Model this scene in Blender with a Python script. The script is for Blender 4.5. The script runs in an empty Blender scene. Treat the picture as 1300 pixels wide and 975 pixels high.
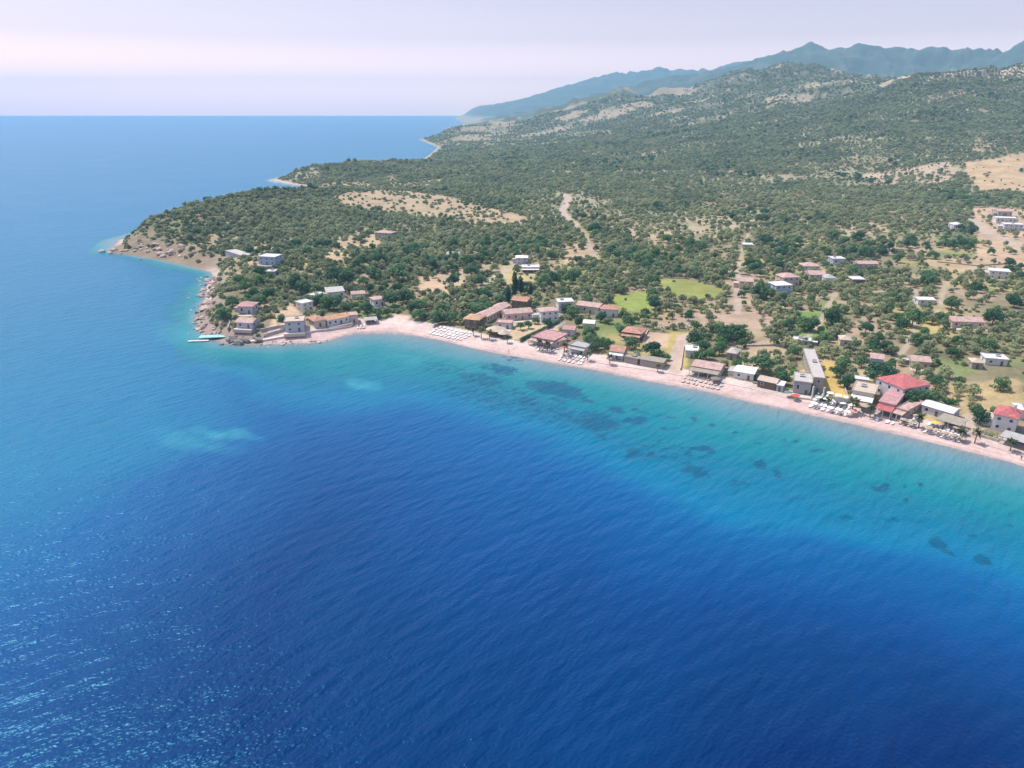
import bpy, math, random
import numpy as np

# ------------------------------------------------------------------ camera
F, CAMH = 900.0, 110.0
PITCH = math.atan(349.5 / F)
S = bpy.context.scene
C = bpy.data.collections.new("place"); S.collection.children.link(C)
cam = bpy.data.cameras.new("camera"); cam_o = bpy.data.objects.new("camera", cam)
C.objects.link(cam_o); S.camera = cam_o
cam.sensor_width = 36.0; cam.lens = 36.0 * F / 1300.0
cam.clip_start = 1.0; cam.clip_end = 120000.0
cam_o.location = (0, 0, CAMH); cam_o.rotation_euler = (math.pi / 2 - PITCH, 0, 0)

# ------------------------------------------------------------------ sky, sun, exposure
SUN_EL, SUN_AZ = math.radians(61), math.radians(-56)      # azimuth from +Y, clockwise
W = bpy.data.worlds.new("World"); S.world = W; W.use_nodes = True
nt = W.node_tree; bg = nt.nodes["Background"]
sky = nt.nodes.new("ShaderNodeTexSky"); sky.sky_type = 'NISHITA'; sky.sun_disc = False
sky.sun_elevation = SUN_EL; sky.sun_rotation = SUN_AZ
sky.altitude = 0; sky.air_density = 1.0; sky.dust_density = 1.2; sky.ozone_density = 1.0
tint = nt.nodes.new("ShaderNodeMix"); tint.data_type = 'RGBA'; tint.blend_type = 'MULTIPLY'
tint.inputs[0].default_value = 1.0; tint.inputs[7].default_value = (1.15, 0.95, 1.0, 1)
# the air near the horizon is pinker and brighter
wtc = nt.nodes.new("ShaderNodeTexCoord"); wsx = nt.nodes.new("ShaderNodeSeparateXYZ"); wr = nt.nodes.new("ShaderNodeValToRGB")
nt.links.new(wtc.outputs["Generated"], wsx.inputs[0]); nt.links.new(wsx.outputs[2], wr.inputs[0])
we = wr.color_ramp.elements
we[0].position = 0.0; we[0].color = (0.93, 0.63, 0.59, 1); we[1].position = 0.40; we[1].color = (0.50, 0.44, 0.41, 1)
for pos_, col_ in ((0.042, (0.63, 0.385, 0.375, 1)), (0.082, (0.385, 0.255, 0.262, 1)), (0.146, (0.335, 0.238, 0.226, 1))):
    we2 = wr.color_ramp.elements.new(pos_); we2.color = col_
wsc = nt.nodes.new("ShaderNodeVectorMath"); wsc.operation = 'SCALE'; wsc.inputs["Scale"].default_value = 2.25
nt.links.new(wr.outputs[0], wsc.inputs[0]); nt.links.new(wsc.outputs[0], tint.inputs[7])
nt.links.new(sky.outputs[0], tint.inputs[6]); nt.links.new(tint.outputs[2], bg.inputs[0])
bg.inputs[1].default_value = 0.15
sun = bpy.data.lights.new("sun", 'SUN'); sun.energy = 3.0; sun.angle = math.radians(0.5)
sun.color = (1.0, 0.95, 0.88)
sun_o = bpy.data.objects.new("sun", sun); C.objects.link(sun_o)
sun_o.rotation_euler = (math.pi / 2 - SUN_EL, 0, math.pi - SUN_AZ)
sun_o.location = (-300, 200, 900)
S.view_settings.view_transform = 'Standard'; S.view_settings.look = 'None'
S.view_settings.exposure = 0.9; S.view_settings.gamma = 1.0
S.view_settings.use_curve_mapping = False
S.render.engine = 'CYCLES'
S.cycles.use_denoising = True
S.cycles.max_bounces = 5; S.cycles.volume_bounces = 1; S.cycles.transparent_max_bounces = 4
S.cycles.diffuse_bounces = 3; S.cycles.glossy_bounces = 2
S.cycles.caustics_reflective = False; S.cycles.caustics_refractive = False
S.cycles.sample_clamp_indirect = 4.0

rng = np.random.default_rng(7); random.seed(7)

# ------------------------------------------------------------------ helpers: pixel rays, noise
def ray(u, v):
    a = (u - 650) / F; b = -(v - 487.5) / F
    return np.array([a, math.cos(PITCH) + b * math.sin(PITCH), -math.sin(PITCH) + b * math.cos(PITCH)])
def G0(u, v, z=0.0):
    d = ray(u, v); t = (z - CAMH) / d[2]; return (d[0] * t, d[1] * t)
def GY(u, v, Y):
    d = ray(u, v); t = Y / d[1]; return (d[0] * t, Y, CAMH + d[2] * t)

_perm = np.random.default_rng(3).random((512, 512))
def vnoise(x, y):
    xi = np.floor(x).astype(np.int64); yi = np.floor(y).astype(np.int64)
    fx = x - xi; fy = y - yi; fx = fx * fx * fx * (fx * (fx * 6 - 15) + 10); fy = fy * fy * fy * (fy * (fy * 6 - 15) + 10)
    g = lambda i, j: _perm[i % 512, j % 512]
    a = g(xi, yi); b = g(xi + 1, yi); c = g(xi, yi + 1); d = g(xi + 1, yi + 1)
    return (a + (b - a) * fx) * (1 - fy) + (c + (d - c) * fx) * fy
def fbm(x, y, s, o=4):
    r = 0; amp = 1; tot = 0; x = np.asarray(x, float) / s + 17.3; y = np.asarray(y, float) / s + 91.7
    for k in range(o):
        r = r + amp * vnoise(x, y); tot += amp; amp *= 0.5
        x, y = x * 1.9 + y * 0.6 + 5.2, y * 1.9 - x * 0.6 + 1.3
    return r / tot
def sstep(a, b, x):
    t = np.clip((x - a) / (b - a), 0, 1); return t * t * (3 - 2 * t)
def seg_dist(px, py, poly, extra=None, closed=False):
    """distance to a polyline; with extra also the value interpolated along it"""
    px = np.asarray(px, float); py = np.asarray(py, float)
    best = np.full(px.shape, 1e18); val = np.zeros(px.shape)
    n = len(poly)
    for i in range(n if closed else n - 1):
        ax, ay = poly[i][:2]; bx, by = poly[(i + 1) % n][:2]
        dx, dy = bx - ax, by - ay; L = dx * dx + dy * dy + 1e-9
        t = np.clip(((px - ax) * dx + (py - ay) * dy) / L, 0, 1)
        d = (px - ax - t * dx) ** 2 + (py - ay - t * dy) ** 2
        m = d < best
        best = np.where(m, d, best)
        if extra is not None:
            val = np.where(m, extra[i] + (extra[(i + 1) % n] - extra[i]) * t, val)
    return (np.sqrt(best), val) if extra is not None else np.sqrt(best)
def inside(px, py, poly):
    px = np.asarray(px, float); py = np.asarray(py, float)
    r = np.zeros(px.shape, bool); n = len(poly)
    for i in range(n):
        ax, ay = poly[i][:2]; bx, by = poly[(i + 1) % n][:2]
        if ay == by: continue
        c = ((ay > py) != (by > py)) & (px < (bx - ax) * (py - ay) / (by - ay) + ax)
        r ^= c
    return r

# ------------------------------------------------------------------ coast and relief
coast_px = [(1420, 628), (1340, 604), (1300, 592), (1281, 586), (1225, 572), (1160, 556), (1090, 540), (1020, 524), (940, 507), (880, 493),
            (820, 483), (760, 470), (700, 460), (640, 450), (600, 442), (560, 432), (520, 424), (490, 421), (450, 422),
            (430, 427), (415, 433), (395, 435), (370, 436), (345, 437), (315, 438), (285, 435), (265, 429), (254, 419),
            (249, 405), (255, 390), (262, 376), (263, 362), (272, 351), (268, 345), (240, 338), (200, 329), (165, 324), (138, 321)]
coast = [G0(*p) for p in coast_px]
NEAR_COAST = list(coast)
coast += [(-352, 640), (-345, 720), (-330, 800), (-310, 900), (-292, 1000)]
coast += [G0(430, 241), G0(400, 238), G0(365, 233)]
coast += [(-395, 1215), (-385, 1310), (-330, 1450), G0(529, 208), G0(546, 196), G0(556, 187), G0(532, 177), G0(560, 171), G0(566, 163), G0(590, 157),
          G0(580, 152), (-900, 12000), (-700, 16000)]
COAST_POLY = coast + [(30000, 20000), (30000, 300), (900, 20), (420, 110)]
def chunks(f, *arrs):
    n = arrs[0].size; out = []
    for i in range(0, n, 200000): out.append(f(*[a.ravel()[i:i + 200000] for a in arrs]))
    return np.concatenate(out).reshape(arrs[0].shape)
def coast_sd(x, y):
    return np.where(inside(x, y, COAST_POLY), 1, -1) * seg_dist(x, y, coast)

def R(pts): return [GY(*p) for p in pts]
RIDGES = [   # crest points, width, exponent, coast ramp
    (R([(150, 314, 588), (175, 298, 612), (205, 278, 650), (260, 263, 700), (330, 247, 790), (420, 244, 880), (520, 247, 960)]), 150, 1.2, 28),
    (R([(378, 224, 1190), (400, 214, 1225), (450, 209, 1290), (530, 208, 1420)]), 150, 1.1, 40),
    (R([(558, 182, 2420), (600, 161, 2900), (660, 149, 3000), (740, 131, 3000), (860, 113, 2900), (940, 99, 2800), (992, 85, 2700), (1050, 97, 2700), (1095, 116, 2800)]), 1350, 1.55, 150),
    (R([(1105, 118, 2300), (1125, 110, 2100), (1200, 104, 1900), (1300, 97, 1800), (1480, 90, 1700)]), 1150, 1.6, 150),
    (R([(925, 96, 5400), (970, 80, 5000), (1000, 69, 4800), (1035, 61, 4600), (1075, 63, 4500), (1150, 65, 4400), (1190, 68, 4300), (1240, 71, 4200), (1300, 63, 4000), (1480, 60, 3800)]), 1800, 1.3, 300),
    (R([(585, 141, 11000), (650, 131, 10000), (700, 127, 9500), (735, 118, 9000), (757, 103, 8500), (790, 92, 8000), (830, 89, 8000), (880, 92, 8000), (915, 85, 8000), (960, 82, 8000), (1020, 78, 8000)]), 1900, 1.0, 300),
    (R([(600, 154, 5000), (640, 147, 5000), (690, 140, 5000), (730, 134, 5000), (800, 122, 5000), (870, 110, 4800)]), 1200, 1.3, 250),
]
def RZ(pts): return [G0(u, v, z) + (z,) for u, v, z in pts]
RIDGES.append((RZ([(292, 402, 6), (292, 370, 8), (310, 340, 9), (350, 325, 12), (420, 330, 9)]), 75, 1.0, 14))

def height_from(x, y, sd):
    acc = np.zeros(x.shape)
    for pts, w, e, ramp in RIDGES:
        d = seg_dist(x, y, pts)
        sw = np.zeros(x.shape); z = np.zeros(x.shape)
        for i in range(len(pts) - 1):
            for q in ((0.0, 0.5) if i < len(pts) - 2 else (0.0, 0.5, 1.0)):
                px, py, pz = [pts[i][k] + (pts[i + 1][k] - pts[i][k]) * q for k in range(3)]
                ww = 1 / ((x - px) ** 2 + (y - py) ** 2 + (0.02 * w) ** 2) ** 3.0
                sw += ww; z += ww * pz
        z = z / sw
        t = np.clip(1 - d / w, 0, 1)
        h = z * t ** e * sstep(0, ramp, sd)
        acc += np.maximum(h, 0) ** 3
    hr = acc ** (1 / 3)
    n1 = fbm(x, y, 420, 5) - 0.5
    n2 = 1 - np.abs(2 * fbm(x + 900, y - 300, 260, 4) - 1) - 0.78
    n3 = 1 - np.abs(2 * fbm(x - 400, y + 700, 700, 5) - 1) - 0.78
    hr = hr * (1 + sstep(20, 160, hr) * (0.22 * n1 + 0.44 * n2) * (1 - 0.6 * sstep(3600, 4600, y)) + sstep(60, 260, hr) * sstep(3600, 4600, y) * 0.16 * n3)
    hr = hr + sstep(25, 120, hr) * (fbm(x, y, 90, 4) - 0.5) * 12
    base = np.where(sd > 0, np.minimum(sd * 0.09, 1.9) + 0.012 * np.clip(sd - 22, 0, 1200), 0)
    base = base + sstep(60, 200, sd) * (fbm(x, y, 160, 3) - 0.5) * 3.0 + sstep(30, 80, sd) * (fbm(x, y, 30, 2) - 0.5) * 0.5
    sea = np.maximum(sd * 0.06, -9.0)
    return np.where(sd > 0, base + hr, sea)
def height_direct(x, y):
    def f(a, b):
        sd = coast_sd(a, b); return np.stack([height_from(a, b, sd), sd], 1)
    n = x.size; xs = x.ravel(); ys = y.ravel(); out = []
    for i in range(0, n, 150000): out.append(f(xs[i:i + 150000], ys[i:i + 150000]))
    o = np.concatenate(out); return o[:, 0].reshape(x.shape), o[:, 1].reshape(x.shape)

# raster of the near land for quick look-ups
RX0, RY0, RS = -520.0, 150.0, 4.0
_gx, _gy = np.meshgrid(np.arange(RX0, 2000, RS), np.arange(RY0, 2900, RS), indexing='ij')
_RH, _RD = height_direct(_gx, _gy)
def _bil(A, x, y):
    fx = np.clip((np.asarray(x, float) - RX0) / RS, 0, A.shape[0] - 1.001); fy = np.clip((np.asarray(y, float) - RY0) / RS, 0, A.shape[1] - 1.001)
    i = fx.astype(int); j = fy.astype(int); a = fx - i; b = fy - j
    return (A[i, j] * (1 - a) + A[i + 1, j] * a) * (1 - b) + (A[i, j + 1] * (1 - a) + A[i + 1, j + 1] * a) * b
def hgt(x, y): return _bil(_RH, x, y)
def sdist(x, y): return _bil(_RD, x, y)
def G(u, v):
    """the ground point that lies along the line of sight (u, v)"""
    d = ray(u, v); t = np.geomspace(150, 2700, 900) / d[1]
    z = CAMH + d[2] * t; h = np.maximum(hgt(d[0] * t, d[1] * t), 0)
    k = np.argmax(z <= h)
    if z[k] > h[k]: k = len(t) - 1
    if k > 0:
        g0 = z[k - 1] - h[k - 1]; g1 = z[k] - h[k]; tt = t[k - 1] + (t[k] - t[k - 1]) * g0 / max(g0 - g1, 1e-9)
    else: tt = t[0]
    return np.array([d[0] * tt, d[1] * tt, max(float(hgt(d[0] * tt, d[1] * tt)), 0)])
def GP(pts): return [tuple(G(*p)[:2]) for p in pts]

# ------------------------------------------------------------------ materials
MATS = {}
def node_mat(name):
    m = bpy.data.materials.new(name); m.use_nodes = True
    return m, m.node_tree, m.node_tree.nodes["Principled BSDF"]
def N(t, kind, **kw):
    n = t.nodes.new(kind)
    for k, v in kw.items(): setattr(n, k, v)
    return n
def plain(name, col, rough=0.75, var=0.25, scale=1.5, bump=0.0, spec=0.3):
    if name in MATS: return MATS[name]
    m, t, p = node_mat(name)
    tc = N(t, "ShaderNodeTexCoord"); nz = N(t, "ShaderNodeTexNoise")
    nz.inputs["Scale"].default_value = scale; nz.inputs["Detail"].default_value = 6; nz.inputs["Roughness"].default_value = 0.65
    t.links.new(tc.outputs["Object"], nz.inputs["Vector"])
    r = N(t, "ShaderNodeValToRGB")
    r.color_ramp.elements[0].position = 0.25; r.color_ramp.elements[1].position = 0.75
    r.color_ramp.elements[0].color = tuple(c * (1 - var) for c in col) + (1,)
    r.color_ramp.elements[1].color = tuple(min(c * (1 + var), 0.9) for c in col) + (1,)
    t.links.new(nz.outputs["Fac"], r.inputs[0]); t.links.new(r.outputs[0], p.inputs["Base Color"])
    p.inputs["Roughness"].default_value = rough; p.inputs["Specular IOR Level"].default_value = spec
    if bump:
        b = N(t, "ShaderNodeBump"); b.inputs["Strength"].default_value = 1; b.inputs["Distance"].default_value = bump
        t.links.new(nz.outputs["Fac"], b.inputs["Height"]); t.links.new(b.outputs[0], p.inputs["Normal"])
    MATS[name] = m; return m
def tile_mat(name, col, var=0.3):
    """roof tiles: rows of ridges and weathered patches"""
    if name in MATS: return MATS[name]
    m, t, p = node_mat(name)
    tc = N(t, "ShaderNodeTexCoord"); nz = N(t, "ShaderNodeTexNoise"); nz.inputs["Scale"].default_value = 0.55; nz.inputs["Detail"].default_value = 8; nz.inputs["Roughness"].default_value = 0.7
    t.links.new(tc.outputs["Object"], nz.inputs["Vector"])
    vo = N(t, "ShaderNodeTexVoronoi"); vo.inputs["Scale"].default_value = 2.2; t.links.new(tc.outputs["Object"], vo.inputs["Vector"])
    ad = N(t, "ShaderNodeMath", operation='MULTIPLY_ADD'); ad.inputs[1].default_value = 0.25
    sep = N(t, "ShaderNodeSeparateColor"); t.links.new(vo.outputs["Color"], sep.inputs[0])
    t.links.new(sep.outputs[0], ad.inputs[0]); t.links.new(nz.outputs["Fac"], ad.inputs[2])
    r = N(t, "ShaderNodeValToRGB"); e = r.color_ramp.elements
    e[0].position = 0.38; e[0].color = tuple(c * (1 - var) for c in col) + (1,)
    e[1].position = 0.85; e[1].color = tuple(min(1, c * (1 + var) + 0.03) for c in col) + (1,)
    t.links.new(ad.outputs[0], r.inputs[0]); t.links.new(r.outputs[0], p.inputs["Base Color"])
    wv = N(t, "ShaderNodeTexWave"); wv.inputs["Scale"].default_value = 1.6; t.links.new(tc.outputs["Object"], wv.inputs["Vector"])
    b = N(t, "ShaderNodeBump"); b.inputs["Distance"].default_value = 0.06; t.links.new(wv.outputs["Fac"], b.inputs["Height"]); t.links.new(b.outputs[0], p.inputs["Normal"])
    p.inputs["Roughness"].default_value = 0.8; p.inputs["Specular IOR Level"].default_value = 0.2
    MATS[name] = m; return m
def leaf_mat(name, lo, hi):
    if name in MATS: return MATS[name]
    m, t, p = node_mat(name)
    oi = N(t, "ShaderNodeObjectInfo"); ge = N(t, "ShaderNodeNewGeometry")
    nz = N(t, "ShaderNodeTexNoise"); nz.inputs["Scale"].default_value = 0.9; nz.inputs["Detail"].default_value = 3
    t.links.new(ge.outputs["Position"], nz.inputs["Vector"])
    a = N(t, "ShaderNodeMath", operation='MULTIPLY_ADD'); a.inputs[1].default_value = 0.75; a.inputs[2].default_value = -0.12
    s = N(t, "ShaderNodeMath", operation='MULTIPLY_ADD'); s.inputs[1].default_value = 0.5
    wide = N(t, "ShaderNodeTexNoise"); wide.inputs["Scale"].default_value = 0.017; wide.inputs["Detail"].default_value = 4; t.links.new(ge.outputs["Position"], wide.inputs["Vector"])
    wm_ = N(t, "ShaderNodeMath", operation='MULTIPLY_ADD'); wm_.inputs[1].default_value = 1.5; wm_.inputs[2].default_value = -0.75; t.links.new(wide.outputs["Fac"], wm_.inputs[0])
    s2 = N(t, "ShaderNodeMath", operation='ADD'); t.links.new(wm_.outputs[0], s2.inputs[1])
    t.links.new(oi.outputs["Random"], a.inputs[0]); t.links.new(nz.outputs["Fac"], s.inputs[0]); t.links.new(a.outputs[0], s.inputs[2])
    r = N(t, "ShaderNodeValToRGB"); r.color_ramp.elements[0].position = 0.15; r.color_ramp.elements[1].position = 0.85
    r.color_ramp.elements[0].color = lo + (1,); r.color_ramp.elements[1].color = hi + (1,)
    t.links.new(s.outputs[0], s2.inputs[0]); t.links.new(s2.outputs[0], r.inputs[0]); t.links.new(r.outputs[0], p.inputs["Base Color"])
    p.inputs["Roughness"].default_value = 0.65; p.inputs["Specular IOR Level"].default_value = 0.25
    tr = N(t, "ShaderNodeBsdfTranslucent"); mx = N(t, "ShaderNodeMixShader"); mx.inputs[0].default_value = 0.5
    t.links.new(r.outputs[0], tr.inputs[0]); t.links.new(p.outputs[0], mx.inputs[1]); t.links.new(tr.outputs[0], mx.inputs[2])
    t.links.new(mx.outputs[0], t.nodes["Material Output"].inputs["Surface"])
    MATS[name] = m; return m

def mesh_obj(name, verts, faces, mats, parent=None, mi=None, smooth=False, link=True):
    me = bpy.data.meshes.new(name)
    me.from_pydata([tuple(map(float, v)) for v in verts], [], faces); me.update()
    for m in (mats if isinstance(mats, (list, tuple)) else [mats]): me.materials.append(m)
    if mi is not None: me.polygons.foreach_set("material_index", np.array(mi, dtype=np.int32))
    if smooth: me.polygons.foreach_set("use_smooth", np.ones(len(me.polygons), dtype=bool))
    o = bpy.data.objects.new(name, me)
    if link: C.objects.link(o)
    if parent is not None: o.parent = parent
    return o
def grid_obj(name, V, Q, mat, smooth=True):
    me = bpy.data.meshes.new(name)
    me.vertices.add(len(V)); me.vertices.foreach_set("co", V.astype(np.float32).ravel())
    me.loops.add(Q.size); me.loops.foreach_set("vertex_index", Q.astype(np.int32).ravel())
    me.polygons.add(len(Q)); me.polygons.foreach_set("loop_start", np.arange(0, Q.size, 4, dtype=np.int32))
    me.update(calc_edges=True); me.materials.append(mat)
    me.polygons.foreach_set("use_smooth", np.full(len(Q), smooth))
    o = bpy.data.objects.new(name, me); C.objects.link(o); return o
def tag(o, label=None, cat=None, group=None, kind=None):
    if label: o["label"] = label
    if cat: o["category"] = cat
    if group: o["group"] = group
    if kind: o["kind"] = kind
    return o
def empty(name, loc, rz=0):
    o = bpy.data.objects.new(name, None); C.objects.link(o); o.location = loc; o.rotation_euler = (0, 0, rz)
    o.empty_display_size = 0.5; return o

# ------------------------------------------------------------------ land zones (world polygons)
FIELDS = [  # px outline, colour, clear of trees (1 = bare), edge noise
    ([(838, 353), (872, 354), (921, 367), (918, 378), (880, 381), (836, 370)], (0.235, 0.25, 0.075), 1.0),
    ([(775, 377), (822, 369), (826, 400), (800, 403), (771, 394)], (0.21, 0.25, 0.065), 1.0),
    ([(533, 350), (590, 346), (594, 362), (565, 374), (530, 371)], (0.43, 0.31, 0.20), 0.97),
    ([(420, 248), (500, 242), (570, 250), (655, 271), (678, 284), (600, 285), (520, 274), (436, 262)], (0.36, 0.275, 0.175), 0.96),
    ([(430, 301), (470, 297), (492, 301), (472, 321), (430, 334), (400, 326)], (0.38, 0.285, 0.18), 0.88),
    ([(870, 278), (962, 272), (972, 288), (880, 296)], (0.36, 0.30, 0.20), 0.45),
    ([(796, 290), (850, 286), (858, 300), (803, 305)], (0.36, 0.29, 0.19), 0.5),
    ([(1058, 288), (1122, 282), (1128, 294), (1064, 301)], (0.36, 0.29, 0.19), 0.5),
    ([(560, 352), (596, 338), (640, 330), (625, 345), (590, 362)], (0.38, 0.30, 0.20), 0.55),
    ([(1043, 457), (1058, 459), (1073, 505), (1049, 509)], (0.46, 0.33, 0.11), 1.0),
    ([(1008, 394), (1046, 398), (1056, 431), (1020, 433)], (0.15, 0.24, 0.055), 0.85),
    ([(1222, 207), (1310, 193), (1310, 240), (1243, 244)], (0.40, 0.29, 0.175), 0.96),
    ([(1085, 222), (1200, 206), (1220, 215), (1196, 236), (1130, 239)], (0.42, 0.32, 0.23), 0.62),
    ([(1232, 262), (1310, 268), (1310, 335), (1240, 330)], (0.42, 0.30, 0.20), 0.85),
    ([(1170, 330), (1310, 325), (1310, 345), (1200, 345)], (0.40, 0.29, 0.18), 0.6),
    ([(850, 398), (985, 396), (975, 418), (860, 416)], (0.37, 0.27, 0.20), 0.55),
    ([(818, 422), (852, 424), (848, 442), (820, 440)], (0.42, 0.30, 0.21), 1.0),
    ([(852, 421), (874, 422), (870, 470), (846, 470)], (0.36, 0.29, 0.10), 1.0),
    ([(636, 336), (684, 341), (680, 358), (640, 362)], (0.40, 0.33, 0.17), 0.9),
    ([(715, 308), (765, 312), (760, 334), (718, 336)], (0.40, 0.29, 0.19), 0.75),
    ([(497, 398), (524, 400), (520, 420), (495, 420)], (0.55, 0.42, 0.34), 1.0),
    ([(425, 231), (530, 231), (566, 226), (545, 239), (470, 240)], (0.36, 0.28, 0.17), 0.85),
    ([(1226, 528), (1250, 520), (1244, 545), (1222, 552)], (0.48, 0.34, 0.20), 1.0),
    ([(1136, 402), (1200, 395), (1196, 425), (1150, 432)], (0.42, 0.33, 0.13), 0.55),
    ([(1160, 490), (1290, 480), (1300, 530), (1180, 520)], (0.40, 0.30, 0.15), 0.25),
    ([(1025, 470), (1040, 470), (1040, 490), (1005, 478)], (0.42, 0.34, 0.18), 0.9),
    ([(930, 440), (985, 428), (1000, 450), (940, 475)], (0.42, 0.31, 0.20), 0.45),
    ([(345, 415), (368, 385), (382, 400), (366, 425)], (0.45, 0.33, 0.22), 0.85),
    ([(318, 300), (360, 318), (340, 345), (312, 350)], (0.42, 0.31, 0.20), 0.55),
    ([(640, 410), (712, 400), (706, 422), (640, 436)], (0.45, 0.34, 0.22), 0.8),
    ([(1090, 470), (1104, 470), (1104, 488), (1088, 486)], (0.44, 0.33, 0.17), 0.9),
]
FIELDS = [(GP(p), c, k) for p, c, k in FIELDS]
ROADS = [  # px centre line, width m, colour
    ([(717, 247), (722, 252), (717, 262), (714, 270), (719, 278), (730, 285)], 9, (0.52, 0.41, 0.34)),
    ([(722, 252), (750, 246), (800, 247), (860, 251)], 4, (0.46, 0.37, 0.28)),
    ([(880, 424), (868, 427), (861, 440), (858, 455), (857, 472)], 5, (0.55, 0.42, 0.34)),
    ([(1236, 278), (1246, 290), (1262, 300), (1278, 304), (1306, 318)], 10, (0.48, 0.38, 0.30)),
    ([(1227, 560), (1231, 545), (1236, 530)], 7, (0.55, 0.43, 0.35)),
    ([(603, 372), (620, 360), (640, 343), (656, 336), (668, 340)], 5, (0.50, 0.42, 0.32)),
    ([(938, 345), (936, 370), (937, 398)], 3.5, (0.48, 0.38, 0.30)),
    ([(664, 434), (690, 420), (712, 409)], 4, (0.50, 0.42, 0.36)),
    ([(1012, 440), (1040, 412), (1050, 390), (1062, 372)], 2.2, (0.46, 0.38, 0.27)), ([(1122, 476), (1150, 442), (1165, 405), (1162, 368)], 2.2, (0.46, 0.38, 0.27)),
    ([(730, 285), (744, 300), (757, 330), (792, 345)], 2.2, (0.46, 0.38, 0.28)), ([(560, 332), (610, 323), (656, 336)], 2.2, (0.46, 0.38, 0.28)), ([(430, 368), (470, 347), (540, 340)], 3, (0.44, 0.35, 0.27)),
    ([(938, 345), (942, 318), (950, 296)], 2.2, (0.46, 0.38, 0.27)), ([(1240, 338), (1200, 362), (1190, 400)], 2.2, (0.46, 0.38, 0.27)),
    ([(900, 386), (990, 382), (1080, 372), (1180, 366)], 3, (0.44, 0.35, 0.25)),
]
ROADS = [(GP(p), w, c) for p, w, c in ROADS]

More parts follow.
